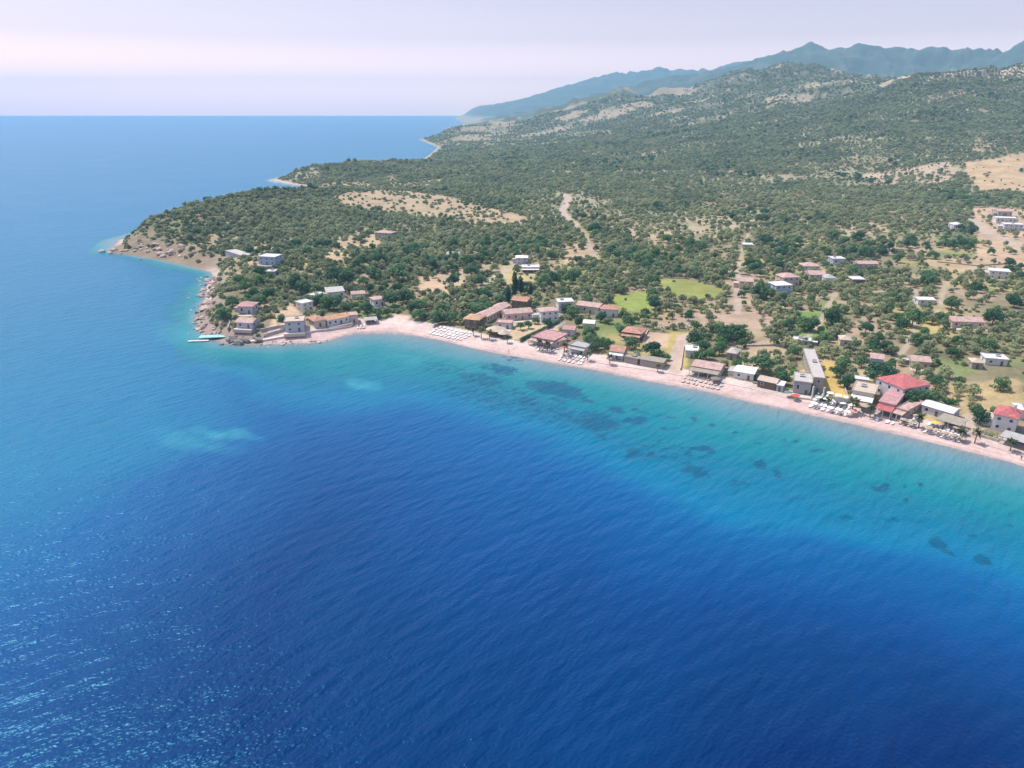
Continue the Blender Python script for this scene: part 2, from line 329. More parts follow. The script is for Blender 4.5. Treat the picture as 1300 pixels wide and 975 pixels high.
CRAG = [GY(1120, 116, 2050), GY(1160, 122, 1960), GY(1205, 114, 1850), GY(1290, 106, 1760)]
def land_colour(x, y, h, sd):
    n = x.shape
    a = fbm(x, y, 60, 4); b = fbm(x + 500, y + 200, 14, 3); c = fbm(x - 700, y, 240, 3)
    soil = np.array([0.42, 0.315, 0.21]); grass = np.array([0.155, 0.165, 0.075]); olive = np.array([0.10, 0.115, 0.055]); tan = np.array([0.42, 0.32, 0.20])
    col = soil[None] * np.ones(n + (1,))
    def mix(col, k, m): return col * (1 - m[..., None]) + np.array(k) * m[..., None]
    col = mix(col, grass, sstep(0.40, 0.58, a) * 0.6)
    col = mix(col, olive, sstep(0.45, 0.65, b) * 0.4)
    col = mix(col, tan, sstep(0.56, 0.7, c + 0.4 * (b - 0.5)) * 0.6)
    col = col * 0.72
    col = mix(col, (0.24, 0.23, 0.15), sstep(520, 800, y) * sstep(.32, .55, fbm(x + 40, y, 70, 3)) * 0.75)
    yel = sstep(.60, .70, fbm(x - 260, y + 130, 34, 3)); col = mix(col, (0.36, 0.29, 0.115), yel * 0.55 * sstep(900, 500, y))
    grn = sstep(.64, .72, fbm(x + 610, y - 330, 42, 3)); col = mix(col, (0.14, 0.20, 0.06), grn * 0.6 * sstep(900, 500, y))
    # hills: scrub with bare stony patches
    hill = sstep(1100, 1900, y) * sstep(20, 60, h)
    k1 = fbm(x, y * 1.5, 130, 5); k2 = fbm(x + 77, y - 50, 22, 3)
    scrub = np.array([0.105, 0.118, 0.074])[None] * np.ones(n + (1,))
    scrub = mix(scrub, (0.050, 0.080, 0.062), sstep(2500, 3300, y))
    near_ = 1 - 0.85 * sstep(2600, 4200, y)
    scrub = mix(scrub, (0.30, 0.24, 0.165), sstep(0.57, 0.66, k1 + 0.35 * (k2 - 0.5)) * 0.85 * near_)
    scrub = mix(scrub, (0.26, 0.21, 0.16), sstep(0.66, 0.75, k2) * 0.6 * near_)
    col = col * (1 - hill[..., None]) + scrub * hill[..., None]
    crag = seg_dist(x, y, CRAG); w = sstep(95, 25, crag + 130 * (k2 - .5)) * sstep(.42, .55, fbm(x, y, 16, 3)); col = mix(col, (0.42, 0.33, 0.28), w * .9)
    for poly, kcol, k in FIELDS:
        wob = (b - 0.5) * 6
        xs = [p[0] for p in poly]; ys = [p[1] for p in poly]
        m = (x > min(xs) - 10) & (x < max(xs) + 10) & (y > min(ys) - 10) & (y < max(ys) + 10)
        if not m.any(): continue
        xx, yy = x[m], y[m]
        d = seg_dist(xx, yy, poly, closed=True) * np.where(inside(xx, yy, poly), 1, -1)
        w = sstep(-1.5, 1.5, d + wob[m]) * (0.55 + 0.45 * k)
        kc = np.array(kcol) * (0.88 if kcol[1] > kcol[0] else 0.9) * (0.82 + 0.36 * b[m])[:, None]
        col[m] = col[m] * (1 - w[:, None]) + kc * w[:, None]
    # rocky shore and sand
    beach_w = np.where(y > 1300, 3.0, 17 + 4 * (a - 0.5))
    rocky = (x < -125) & (y < 1300)
    sand = np.array([0.465, 0.345, 0.312]) * (0.86 + 0.18 * b + 0.10 * a)[..., None]
    prom = np.array([0.475, 0.39, 0.35]) * (0.93 + 0.14 * b)[..., None]
    m = (~rocky) & (sd < beach_w)
    m2 = m & (sd > 10.5 + 0.8 * (a - .5) + 1.2 * (b - .5))
    col[m] = sand[m]; col[m2] = prom[m2]
    wet = m & (sd < 1.0 + 1.6 * b); col[wet] = sand[wet] * 0.78
    drift = m & (np.abs(sd - 4.2 - 2.2 * (a - .5)) < .55) & (b > .5); col[drift] = sand[drift] * 0.84
    rock = np.array([0.26, 0.20, 0.165]) * (0.55 + 0.9 * b)[..., None]
    m = rocky & (sd < 20) & (y < 620); w = sstep(18, 8, sd + 12 * (b - .5)) * m
    col = col * (1 - w[..., None]) + rock * w[..., None]
    m = rocky & (sd < 7) & (y > 400); w = sstep(7, 4, sd) * m
    col = col * (1 - w[..., None]) + np.array([0.40, 0.31, 0.26]) * w[..., None]
    # tip of the headland: bare earth cliff
    d = seg_dist(x, y, [G0(150, 318), G0(200, 318, 4), G0(240, 330, 4)])
    w = sstep(38, 14, d + 18 * (b - .5)); col = col * (1 - w[..., None]) + np.array([0.20, 0.155, 0.105]) * w[..., None]
    return col

# terrain grid: finer close by
def build_terrain():
    v = np.concatenate([np.arange(640, 232, -1.0)])
    Yn = np.array([G0(650, q)[1] for q in v]); Yn = Yn[Yn > 120]
    far = [Yn[-1]]
    while far[-1] < 12300: far.append(far[-1] * 1.0085)
    Yv = np.concatenate([Yn, far[1:]])
    az = np.linspace(-0.72, 1.15, 1150)                 # x / y
    A, Y = np.meshgrid(az, Yv, indexing='ij'); X = A * Y
    H, SD = height_direct(X, Y); global HIGHEST; HIGHEST = float(H.max())
    col = np.zeros(X.shape + (3,))
    for i in range(0, X.shape[0], 100):
        col[i:i + 100] = land_colour(X[i:i + 100], Y[i:i + 100], H[i:i + 100], SD[i:i + 100])
    ni, nj = X.shape
    idx = np.arange(ni * nj).reshape(ni, nj)
    Q = np.stack([idx[:-1, :-1], idx[1:, :-1], idx[1:, 1:], idx[:-1, 1:]], -1).reshape(-1, 4)
    V = np.stack([X, Y, H], -1).reshape(-1, 3); sdv = SD.ravel()
    Q = Q[sdv[Q].max(1) > -25]
    cen = V[Q].mean(1); sq = sdv[Q].mean(1); cx, cy = cen[:, 0], cen[:, 1]
    region = np.full(len(Q), 'ground', dtype=object)
    region[(cen[:, 2] > 55)] = 'hills'
    region[(sq < 17) & (cx > -125) & (cy < 500)] = 'beach'
    region[(sq >= 10.5) & (sq < 17) & (cx > -125) & (cy < 500)] = 'promenade'
    region[(sq < 24) & (cx <= -125) & (cy < 620)] = 'rocky_shore'
    for poly, w, _c in ROADS:
        m = seg_dist(cx, cy, poly) < w / 2; region[m & (sq > 15)] = 'dirt_road'
    vc = col.reshape(-1, 3)
    for poly, w, kc in ROADS:
        d = seg_dist(V[:, 0], V[:, 1], poly); k = sstep(w / 2 + 1.2, w / 2 - 0.6, d + (fbm(V[:, 0], V[:, 1], 9, 2) - .5) * 1.6)[:, None] * (sdv > 10)[:, None]
        vc = vc * (1 - k) + np.array(kc) * 0.7 * k
    mat = land_mat()
    for nm in ('ground', 'hills', 'beach', 'promenade', 'rocky_shore', 'dirt_road'):
        q = Q[region == nm]
        if not len(q): continue
        u, inv = np.unique(q, return_inverse=True)
        o = grid_obj(nm, V[u], inv.reshape(-1, 4), mat); tag(o, kind='structure')
        at = o.data.attributes.new("ground_colour", 'FLOAT_COLOR', 'POINT')
        at.data.foreach_set("color", np.concatenate([vc[u], np.ones((len(u), 1))], 1).astype(np.float32).ravel())
def land_mat():
    m, t, p = node_mat("land")
    at = N(t, "ShaderNodeAttribute", attribute_name="ground_colour"); ge = N(t, "ShaderNodeNewGeometry")
    n1 = N(t, "ShaderNodeTexNoise"); n1.inputs["Scale"].default_value = 0.5; n1.inputs["Detail"].default_value = 8; n1.inputs["Roughness"].default_value = 0.7
    n2 = N(t, "ShaderNodeTexNoise"); n2.inputs["Scale"].default_value = 0.06; n2.inputs["Detail"].default_value = 6; n2.inputs["Roughness"].default_value = 0.7
    for n in (n1, n2): t.links.new(ge.outputs["Position"], n.inputs["Vector"])
    a = N(t, "ShaderNodeMath", operation='ADD'); t.links.new(n1.outputs["Fac"], a.inputs[0]); t.links.new(n2.outputs["Fac"], a.inputs[1])
    r = N(t, "ShaderNodeMapRange"); r.inputs[1].default_value = 0.7; r.inputs[2].default_value = 1.3; r.inputs[3].default_value = 0.72; r.inputs[4].default_value = 1.3
    t.links.new(a.outputs[0], r.inputs[0])
    mx = N(t, "ShaderNodeVectorMath", operation='SCALE'); t.links.new(at.outputs["Color"], mx.inputs[0]); t.links.new(r.outputs[0], mx.inputs["Scale"])
    t.links.new(mx.outputs[0], p.inputs["Base Color"])
    p.inputs["Roughness"].default_value = 0.95; p.inputs["Specular IOR Level"].default_value = 0.1
    b = N(t, "ShaderNodeBump"); b.inputs["Distance"].default_value = 0.25; t.links.new(n1.outputs["Fac"], b.inputs["Height"]); t.links.new(b.outputs[0], p.inputs["Normal"])
    return m
build_terrain()

# ------------------------------------------------------------------ the sea
SHELF_PX = [(1420, 790), (1300, 742), (1230, 722), (1150, 700), (1075, 682), (1000, 660), (930, 640), (860, 618), (800, 596), (740, 566), (690, 542), (640, 524), (590, 512), (530, 505),
            (460, 503), (400, 500), (340, 493), (280, 478), (225, 460), (192, 432), (198, 405), (228, 380), (240, 356), (225, 345), (195, 338), (160, 330), (118, 322)]
SHELF = [G0(*p) for p in SHELF_PX]
WEED = [(620, 500, 95, 26, .42), (690, 522, 75, 20, .42), (560, 470, 50, 10, .4), (840, 575, 90, 16, .36), (606, 482, 34, 9, .62), (634, 469, 28, 7, .7), (702, 494, 40, 9, 1), (671, 509, 22, 7, .7), (748, 511, 13, 4, .9), (714, 510, 15, 3, .7), (786, 522, 15, 4, .9),
        (814, 522, 8, 2.5, .8), (803, 536, 14, 6, 1), (757, 535, 30, 11, .75), (720, 530, 26, 9, .55), (842, 541, 6, 2, .9), (851, 530, 6, 2, .9), (871, 532, 7, 2.5, 1), (894, 568, 18, 4, .9),
        (880, 578, 8, 4, .8), (886, 598, 19, 8, .8), (906, 540, 6, 2, .8), (935, 552, 8, 3, .9), (803, 574, 16, 9, .6), (831, 577, 20, 5, .55), (957, 589, 11, 5, 1),
        (1121, 621, 8, 9, 1), (1141, 637, 8, 3, 1), (1169, 615, 10, 4, 1), (1201, 695, 13, 8, .8), (1251, 708, 16, 8, 1), (1235, 680, 5, 3, .9), (1274, 668, 6, 2.5, .8),
        (1124, 657, 5, 3, .8), (1074, 657, 13, 4, .7), (983, 601, 8, 3, .8), (940, 617, 14, 5, .5), (870, 505, 3, 1, .7), (650, 455, 18, 2.5, .5), (560, 462, 30, 4, .45), (1040, 571, 5, 1.5, .7),
        (1005, 560, 4, 1.3, .7), (968, 566, 6, 1.6, .7), (1143, 620, 6, 2, .8), (860, 566, 10, 2.5, .6), (770, 553, 14, 4, .5)]
SHOAL = [(455, 489, 22, 6, 1.0), (283, 550, 36, 6, .85), (245, 560, 46, 10, .55), (225, 425, 26, 12, .6), (520, 455, 26, 5, .4), (300, 470, 40, 6, .3)]
def build_sea():
    Y = [34.0]
    while Y[-1] < 12600:
        y = Y[-1]; Y.append(y + min(max((y * y + CAMH ** 2) / (CAMH * F) * 1.9, 0.5), 0.02 * y))
    Yv = np.array(Y); az = np.concatenate([np.linspace(-1.6, -0.8, 30)[:-1], np.linspace(-0.8, 1.0, 720), np.linspace(1.0, 1.6, 20)[1:]])
    A, YY = np.meshgrid(az, Yv, indexing='ij'); X = A * YY
    ni, nj = X.shape
    x = X.ravel(); y = YY.ravel()
    near = (y < 1400)
    shelf_glare = np.full(x.shape, 1.0); weed = np.zeros(x.shape); shoal = np.zeros(x.shape); sd = np.full(x.shape, -500.0)
    xn, yn = x[near], y[near]
    dc = seg_dist(xn, yn, coast[:60]); ins = inside(xn, yn, COAST_POLY)
    wx = xn + (fbm(xn, yn, 40, 3) - .5) * 26; wy = yn + (fbm(xn + 300, yn, 40, 3) - .5) * 26
    db = seg_dist(wx, wy, SHELF)
    pin = inside(wx, wy, NEAR_COAST + SHELF[::-1]) | (dc < 16)
    tt = np.where(pin | ins, dc / (dc + db + 1e-6), 1 + db / (75.0 - 40 * sstep(-60, 110, xn)))
    tt = np.where(ins, 0, tt)
    tt = np.minimum(tt, 1.0 + 2.0 * sstep(-160, 40, xn + 0.3 * (200 - yn) + (fbm(xn, yn, 90, 3) - .5) * 60))  # left-hand water kept lighter: sky reflection and sun glitter painted into its colour
    shelf_glare[near] = np.minimum(tt, 3)
    def px_ellipse(lst, xx, yy):
        out = np.zeros(xx.shape); dxn = (fbm(xx, yy, 7, 3) - .5) * 9; dyn = (fbm(xx + 50, yy, 7, 3) - .5) * 9
        for u, v, rx, ry, k in lst:
            c = np.array(G0(u, v)); ex = np.array(G0(u + rx, v + rx * 0.16)) - c; ey = np.array(G0(u, v - ry)) - c
            M = np.linalg.inv(np.stack([ex, ey], 1))
            q = M @ np.stack([xx + dxn - c[0], yy + dyn - c[1]]); out = np.maximum(out, k * np.clip(1.45 - np.sqrt(q[0] ** 2 + q[1] ** 2), 0, 1))
        return out
    weed[near] = px_ellipse(WEED, xn, yn); shoal[near] = px_ellipse(SHOAL, xn, yn)
    idx = np.arange(ni * nj).reshape(ni, nj)
    Q = np.stack([idx[:-1, :-1], idx[1:, :-1], idx[1:, 1:], idx[:-1, 1:]], -1).reshape(-1, 4)
    V = np.stack([x, y, np.zeros_like(x)], -1)
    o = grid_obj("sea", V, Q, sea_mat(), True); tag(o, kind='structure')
    for nm, arr in (("shelf_glare", shelf_glare), ("weed", weed), ("shoal", shoal)):
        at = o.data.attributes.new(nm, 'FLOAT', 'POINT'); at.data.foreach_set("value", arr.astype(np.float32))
def sea_mat():
    m, t, p = node_mat("sea_water"); L = t.links.new
    ge = N(t, "ShaderNodeNewGeometry")
    def attr(nm): return N(t, "ShaderNodeAttribute", attribute_name=nm).outputs["Fac"]
    def math_(op, a, b=None, c=None):
        n = N(t, "ShaderNodeMath", operation=op)
        for k, s in enumerate((a, b, c)):
            if s is None: continue
            if isinstance(s, (int, float)): n.inputs[k].default_value = s
            else: L(s, n.inputs[k])
        return n.outputs[0]
    def noise(scale, detail, rough, vec=None):
        n = N(t, "ShaderNodeTexNoise"); n.inputs["Scale"].default_value = scale; n.inputs["Detail"].default_value = detail; n.inputs["Roughness"].default_value = rough
        L(vec if vec is not None else ge.outputs["Position"], n.inputs["Vector"]); return n.outputs["Fac"]
    def train(ang, sx, sy):
        mp = N(t, "ShaderNodeMapping", vector_type='TEXTURE'); mp.inputs["Rotation"].default_value = (0, 0, math.radians(ang)); mp.inputs["Scale"].default_value = (sx, sy, 1)
        L(ge.outputs["Position"], mp.inputs["Vector"]); return mp.outputs[0]
    big = noise(0.02, 5, 0.6); fine = noise(0.25, 6, 0.7)
    s = math_('ADD', attr("shelf_glare"), math_('MULTIPLY_ADD', big, 0.16, -0.08))
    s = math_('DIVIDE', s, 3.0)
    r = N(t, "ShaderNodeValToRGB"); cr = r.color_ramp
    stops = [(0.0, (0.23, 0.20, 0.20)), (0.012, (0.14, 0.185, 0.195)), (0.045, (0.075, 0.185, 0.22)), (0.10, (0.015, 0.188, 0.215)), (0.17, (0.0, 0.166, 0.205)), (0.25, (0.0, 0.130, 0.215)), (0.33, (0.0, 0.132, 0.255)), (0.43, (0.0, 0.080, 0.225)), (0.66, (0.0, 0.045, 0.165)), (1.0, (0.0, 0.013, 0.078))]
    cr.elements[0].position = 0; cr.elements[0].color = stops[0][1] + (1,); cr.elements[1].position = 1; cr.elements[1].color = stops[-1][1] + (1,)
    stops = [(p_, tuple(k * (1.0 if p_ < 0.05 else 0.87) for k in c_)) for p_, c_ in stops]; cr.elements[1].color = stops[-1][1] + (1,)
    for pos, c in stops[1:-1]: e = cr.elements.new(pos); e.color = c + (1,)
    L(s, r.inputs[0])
    def mixc(a, b, f):
        n = N(t, "ShaderNodeMix"); n.data_type = 'RGBA'; L(a, n.inputs[6]); n.inputs[7].default_value = b + (1,); L(f, n.inputs[0]); return n.outputs[2]
    wm = math_('ADD', attr("weed"), math_('MULTIPLY_ADD', noise(0.35, 8, 0.75), 2.6, -1.3))
    rw = N(t, "ShaderNodeMapRange"); rw.interpolation_type = 'SMOOTHSTEP'; rw.inputs[1].default_value = 0.30; rw.inputs[2].default_value = 0.62; rw.inputs[4].default_value = 0.8; L(wm, rw.inputs[0])
    wf = math_('MULTIPLY', rw.outputs[0], math_('MINIMUM', math_('MULTIPLY', attr("weed"), 3.0), 1.0))
    col = mixc(r.outputs[0], (0.0, 0.060, 0.12), wf)
    # thin weed mottles the shelf
    mot = noise(0.11, 6, 0.65); mr = N(t, "ShaderNodeMapRange"); mr.interpolation_type = 'SMOOTHSTEP'; mr.inputs[1].default_value = 0.52; mr.inputs[2].default_value = 0.66; mr.inputs[4].default_value = 0.4; L(mot, mr.inputs[0])
    ms = N(t, "ShaderNodeMapRange"); ms.inputs[1].default_value = 0.05; ms.inputs[2].default_value = 0.15; L(s, ms.inputs[0])
    ms2 = N(t, "ShaderNodeMapRange"); ms2.inputs[1].default_value = 0.42; ms2.inputs[2].default_value = 0.3; L(s, ms2.inputs[0])
    col = mixc(col, (0.0, 0.085, 0.16), math_('MULTIPLY', math_('MULTIPLY', mr.outputs[0], ms.outputs[0]), ms2.outputs[0]))
    sm = math_('MULTIPLY', attr("shoal"), math_('MULTIPLY_ADD', fine, 1.2, 0.0)); sm = math_('MINIMUM', math_('MULTIPLY', sm, 1.0), 0.8)
    col = mixc(col, (0.03, 0.24, 0.28), sm)
    # foam where the swell meets the shore
    fo = N(t, "ShaderNodeMapRange"); fo.inputs[1].default_value = 0.012; fo.inputs[2].default_value = 0.0; fo.inputs[4].default_value = 0.35; L(s, fo.inputs[0])
    col = mixc(col, (0.45, 0.42, 0.41), math_('MULTIPLY', fo.outputs[0], math_('GREATER_THAN', fine, 0.52)))
    L(col, p.inputs["Base Color"])
    p.inputs["Roughness"].default_value = 0.3; p.inputs["IOR"].default_value = 1.33; p.inputs["Specular IOR Level"].default_value = 0.3
    p.inputs["Specular Tint"].default_value = (0.08, 0.70, 1.0, 1)
    w1 = noise(1.0, 1, 0.5, train(33, 15, 4.6)); w2 = noise(1.0, 1.5, 0.5, train(50, 7, 2.3)); w3 = noise(0.95, 1.5, 0.5, train(38, 1.0, 0.62))
    gust = noise(0.012, 3, 0.6); gu = N(t, "ShaderNodeMapRange"); gu.inputs[1].default_value = 0.35; gu.inputs[2].default_value = 0.65; gu.inputs[3].default_value = 0.75; gu.inputs[4].default_value = 1.25; L(gust, gu.inputs[0])
    h = math_('ADD', math_('MULTIPLY', w1, 0.75), math_('MULTIPLY', w2, 0.55)); h = math_('ADD', h, math_('MULTIPLY', w3, 0.23)); h = math_('MULTIPLY', h, gu.outputs[0])
    b = N(t, "ShaderNodeBump"); b.inputs["Strength"].default_value = 1.0; b.inputs["Distance"].default_value = 1.0
    L(h, b.inputs["Height"]); L(b.outputs[0], p.inputs["Normal"])
    return m
build_sea()

# ------------------------------------------------------------------ the air
def build_haze():
    m = bpy.data.materials.new("air"); m.use_nodes = True; t = m.node_tree
    for n in list(t.nodes):
        if n.type == 'BSDF_PRINCIPLED': t.nodes.remove(n)
    pv = N(t, "ShaderNodeVolumePrincipled"); pv.inputs["Color"].default_value = (0.355, 0.625, 0.88, 1)
    pv.inputs["Density"].default_value = 0.00011; pv.inputs["Anisotropy"].default_value = 0.0
    t.links.new(pv.outputs[0], t.nodes["Material Output"].inputs["Volume"])
    x0, x1, y0, y1, z0, z1 = -24000, 24000, -1500, 13200, -12, HIGHEST + 6
    v = [(x, y, z) for z in (z0, z1) for x, y in ((x0, y0), (x1, y0), (x1, y1), (x0, y1))]
    f = [(3, 2, 1, 0), (4, 5, 6, 7), (0, 1, 5, 4), (1, 2, 6, 5), (2, 3, 7, 6), (3, 0, 4, 7)]
    o = mesh_obj("haze", v, f, m); tag(o, kind='stuff')
build_haze()
#@@OBJECTS

# ------------------------------------------------------------------ plant meshes
def leaf_quads(clumps, n, size, seed, up=0.25, flat=1.0, droop=0.0):
    """n leaf sprays spread over and through blobs (x, y, z, r)"""
    r = np.random.default_rng(seed)
    c = np.array(clumps, float); w = c[:, 3] ** 2; k = r.choice(len(c), n, p=w / w.sum())
    d = r.normal(size=(n, 3)); d[:, 2] += up; d /= np.linalg.norm(d, axis=1)[:, None]
    rad = c[k, 3] * (0.55 + 0.5 * r.random(n) ** 0.6)
    p = c[k, :3] + d * rad[:, None] * np.array([1, 1, flat])
    nrm = d + r.normal(size=(n, 3)) * 0.38 + np.array([0, 0, 0.2]); nrm /= np.linalg.norm(nrm, axis=1)[:, None]
    t = np.cross(nrm, r.normal(size=(n, 3))); t /= np.linalg.norm(t, axis=1)[:, None]
    b = np.cross(nrm, t); s = size * (0.6 + 0.8 * r.random(n))[:, None]
    q = np.stack([p + t * s * 0.7 , p + b * s * 0.5, p - t * s * 0.7, p - b * s * 0.5], 1)
    q[:, 0, 2] -= droop * s[:, 0]
    V = q.reshape(-1, 3); Fc = np.arange(n * 4).reshape(-1, 4)
    return V, Fc
def tube(V, Fc, p, q, r0, r1, n=6):
    p = np.array(p, float); q = np.array(q, float); a = q - p; a /= np.linalg.norm(a) + 1e-9
    u = np.cross(a, [0.31, 0.2, 0.93] if abs(a[2]) < 0.9 else [1, 0, 0]); u /= np.linalg.norm(u); w = np.cross(a, u)
    i0 = len(V)
    for c, r in ((p, r0), (q, r1)):
        for k in range(n):
            t = 2 * math.pi * k / n; V.append(c + (u * math.cos(t) + w * math.sin(t)) * r)
    for k in range(n): Fc.append((i0 + k, i0 + (k + 1) % n, i0 + n + (k + 1) % n, i0 + n + k))
    Fc.append(tuple(i0 + n + k for k in range(n)))
def np_mesh(name, V, Q, mats):
    me = bpy.data.meshes.new(name)
    me.vertices.add(len(V)); me.vertices.foreach_set("co", np.asarray(V, np.float32).ravel())
    me.loops.add(Q.size); me.loops.foreach_set("vertex_index", Q.astype(np.int32).ravel())
    me.polygons.add(len(Q)); me.polygons.foreach_set("loop_start", np.arange(0, Q.size, Q.shape[1], dtype=np.int32))
    me.update(calc_edges=True)
    for m in mats: me.materials.append(m)
    return me
def list_mesh(name, V, Fc, mats):
    me = bpy.data.meshes.new(name); me.from_pydata([tuple(map(float, v)) for v in V], [], Fc); me.update()
    for m in mats: me.materials.append(m)
    return me
BARK = plain("bark", (0.16, 0.125, 0.09), 0.9, 0.3, 3)
OLIVE = leaf_mat("olive_leaves", (0.17, 0.225, 0.115), (0.38, 0.41, 0.215))
DARK = leaf_mat("dark_leaves", (0.045, 0.125, 0.060), (0.15, 0.26, 0.11))
BRIGHT = leaf_mat("fresh_leaves", (0.05, 0.135, 0.045), (0.12, 0.25, 0.08))
MAQUIS = leaf_mat("scrub_leaves", (0.15, 0.205, 0.10), (0.35, 0.38, 0.20))
POPL = leaf_mat("poplar_leaves", (0.030, 0.085, 0.040), (0.060, 0.14, 0.06))
PALMG = leaf_mat("palm_fronds", (0.060, 0.090, 0.035), (0.15, 0.16, 0.065))
DRY = leaf_mat("dry_leaves", (0.17, 0.15, 0.12), (0.32, 0.28, 0.22))

def crown_blobs(R, h0, h1, n, seed):
    r = random.Random(seed); out = []
    for k in range(n):
        a = 2 * math.pi * (k + r.random() * 0.8) / n; q = R * r.uniform(0.2, 0.85)
        out.append((q * math.cos(a), q * math.sin(a), r.uniform(h0, h1), R * r.uniform(0.26, 0.55)))
    out.append((0, 0, h1, R * 0.5)); return out
def trunk_mesh(name, h, r, blobs, seed):
    V, Fc = [], []; rr = random.Random(seed)
    top = (rr.uniform(-.2, .2) * h * .2, rr.uniform(-.2, .2) * h * .2, h)
    tube(V, Fc, (0, 0, -0.4), top, r, r * 0.7, 7)
    for b in blobs[:5]: tube(V, Fc, top, (b[0] * 0.8, b[1] * 0.8, b[2]), r * 0.55, r * 0.15, 5)
    return list_mesh(name, V, Fc, [BARK])
def make_kind(name, mat, R, h0, h1, th, tr, nb, leaves, size, variants, up=0.25):
    out = []
    for k in range(variants):
        bl = crown_blobs(R, h0, h1, nb, 11 * k + len(name))
        V, Q = leaf_quads(bl, leaves, size, 31 * k + 5, up)
        out.append((np_mesh(name + "_crown", V, Q, [mat]), trunk_mesh(name + "_trunk", th, tr, bl, k)))
    return out
KINDS = {
    'olive_tree': make_kind('olive_tree', OLIVE, 2.6, 1.7, 3.0, 1.3, 0.22, 6, 360, 0.55, 5),
    'broadleaf_tree': make_kind('broadleaf_tree', DARK, 4.6, 3.0, 6.2, 2.6, 0.32, 9, 900, 0.72, 5),
    'fresh_green_tree': make_kind('fresh_green_tree', BRIGHT, 3.4, 2.4, 4.4, 1.8, 0.22, 7, 560, 0.6, 2),
    'dry_tree': make_kind('dry_tree', DRY, 2.6, 1.8, 3.2, 1.4, 0.16, 6, 170, 0.5, 2),
}
def poplar_kind():
    out = []
    for k in range(2):
        bl = [(random.uniform(-.5, .5), random.uniform(-.5, .5), 1.8 + i * 1.15, 1.5 * math.sin(math.pi * (0.22 + 0.74 * i / 9)) + 0.25) for i in range(10)]
        V, Q = leaf_quads(bl, 900, 0.55, 70 + k, 0.3); V2, F2 = [], []
        tube(V2, F2, (0, 0, -.4), (0, 0, 9), .25, .06)
        out.append((np_mesh("poplar_tree_crown", V, Q, [POPL]), list_mesh("poplar_tree_trunk", V2, F2, [BARK])))
    return out
KINDS['poplar_tree'] = poplar_kind()
def palm_kind():
    out = []
    for k in range(2):
        r = random.Random(k + 40); H = 4.6; V, Fc = [], []
        pts = [(0.12 * math.sin(i * .7) * i / 5, 0.1 * i / 5, -0.3 + (H + 0.3) * i / 5) for i in range(6)]
        for i in range(5): tube(V, Fc, pts[i], pts[i + 1], 0.24 - 0.015 * i, 0.225 - 0.015 * i, 7)
        tr = list_mesh("palm_tree_trunk", V, Fc, [BARK]); V, Fc = [], []
        for j in range(26):
            a = 2 * math.pi * j / 26 * 2.39996 * 4; el = r.uniform(-0.35, 1.15); Lf = r.uniform(1.9, 2.6); prev = None
            for i in range(6):
                s = i / 5; q = Lf * s; z = H + math.sin(el) * q - 0.75 * s * s * Lf * 0.55; w = 0.42 * math.sin(math.pi * min(0.96, 0.12 + 0.86 * s))
                c = np.array([pts[-1][0] + math.cos(a) * math.cos(el * 0.6) * q, pts[-1][1] + math.sin(a) * math.cos(el * 0.6) * q, z])
                side = np.array([-math.sin(a), math.cos(a), -0.35]) * w; side2 = np.array([math.sin(a), -math.cos(a), -0.35]) * w
                n0 = len(V); V += [c + side, c, c + side2]
                if prev is not None: Fc += [(prev, prev + 1, n0 + 1, n0), (prev + 1, prev + 2, n0 + 2, n0 + 1)]
                prev = n0
        out.append((list_mesh("palm_tree_crown", V, Fc, [PALMG]), tr))
    return out
KINDS['palm_tree'] = palm_kind()
def bush_kind():
    out = []
    for k in range(3):
        bl = crown_blobs(1.5, 0.5, 1.0, 5, 90 + k); V, Q = leaf_quads(bl, 150, 0.5, 200 + k, 0.5)
        out.append(np_mesh("scrub_bush", V, Q, [MAQUIS]))
    return out
BUSH = bush_kind()
_count = {}
def plant(kind, x, y, s, label, group, cat='tree', sz=None):
    k = _count.get(kind, 0); _count[kind] = k + 1
    cm, tm = KINDS[kind][k % len(KINDS[kind])]
    t = empty(kind, (x, y, float(hgt(x, y))), random.uniform(0, 6.28)); t.scale = (s, s, s * (sz or random.uniform(0.85, 1.12)))
    tag(t, label, cat, group)
    for nm, me in (("crown", cm), ("trunk", tm)):
        o = bpy.data.objects.new(nm, me); C.objects.link(o); o.parent = t
    return t

# ------------------------------------------------------------------ buildings
WALLS = {'white': (0.78, 0.75, 0.72), 'cream': (0.68, 0.58, 0.46), 'lavender': (0.66, 0.63, 0.66), 'grey': (0.42, 0.41, 0.40), 'brown': (0.20, 0.14, 0.10), 'blue': (0.45, 0.55, 0.68),
         'pink': (0.70, 0.52, 0.46), 'stone': (0.42, 0.36, 0.30), 'yellow': (0.62, 0.48, 0.26), 'wood': (0.26, 0.18, 0.12)}
ROOFS = {'red': (0.54, 0.15, 0.15), 'terracotta': (0.54, 0.28, 0.20), 'pink': (0.60, 0.40, 0.35), 'orange': (0.60, 0.35, 0.20), 'grey': (0.44, 0.42, 0.41), 'white': (0.74, 0.71, 0.69),
         'brown': (0.28, 0.17, 0.13), 'reed': (0.36, 0.31, 0.25), 'rose': (0.56, 0.31, 0.30), 'tan': (0.56, 0.45, 0.36), 'concrete': (0.52, 0.47, 0.44), 'teal': (0.25, 0.50, 0.48)}
def wallm(k): return plain("plaster_" + k, tuple(c * .74 for c in WALLS[k]), 0.85, 0.13, 0.7, 0.02)
def roofm(k):
    if k in ('red', 'terracotta', 'pink', 'orange', 'brown', 'rose'): return tile_mat("tiles_" + k, tuple(c * .74 for c in ROOFS[k]))
    return plain("roofing_" + k, tuple(c * .74 for c in ROOFS[k]), 0.85, 0.22, 0.6, 0.04)
GLASS = plain("window_glass", (0.035, 0.045, 0.055), 0.12, 0.2, 0.5, spec=0.5)
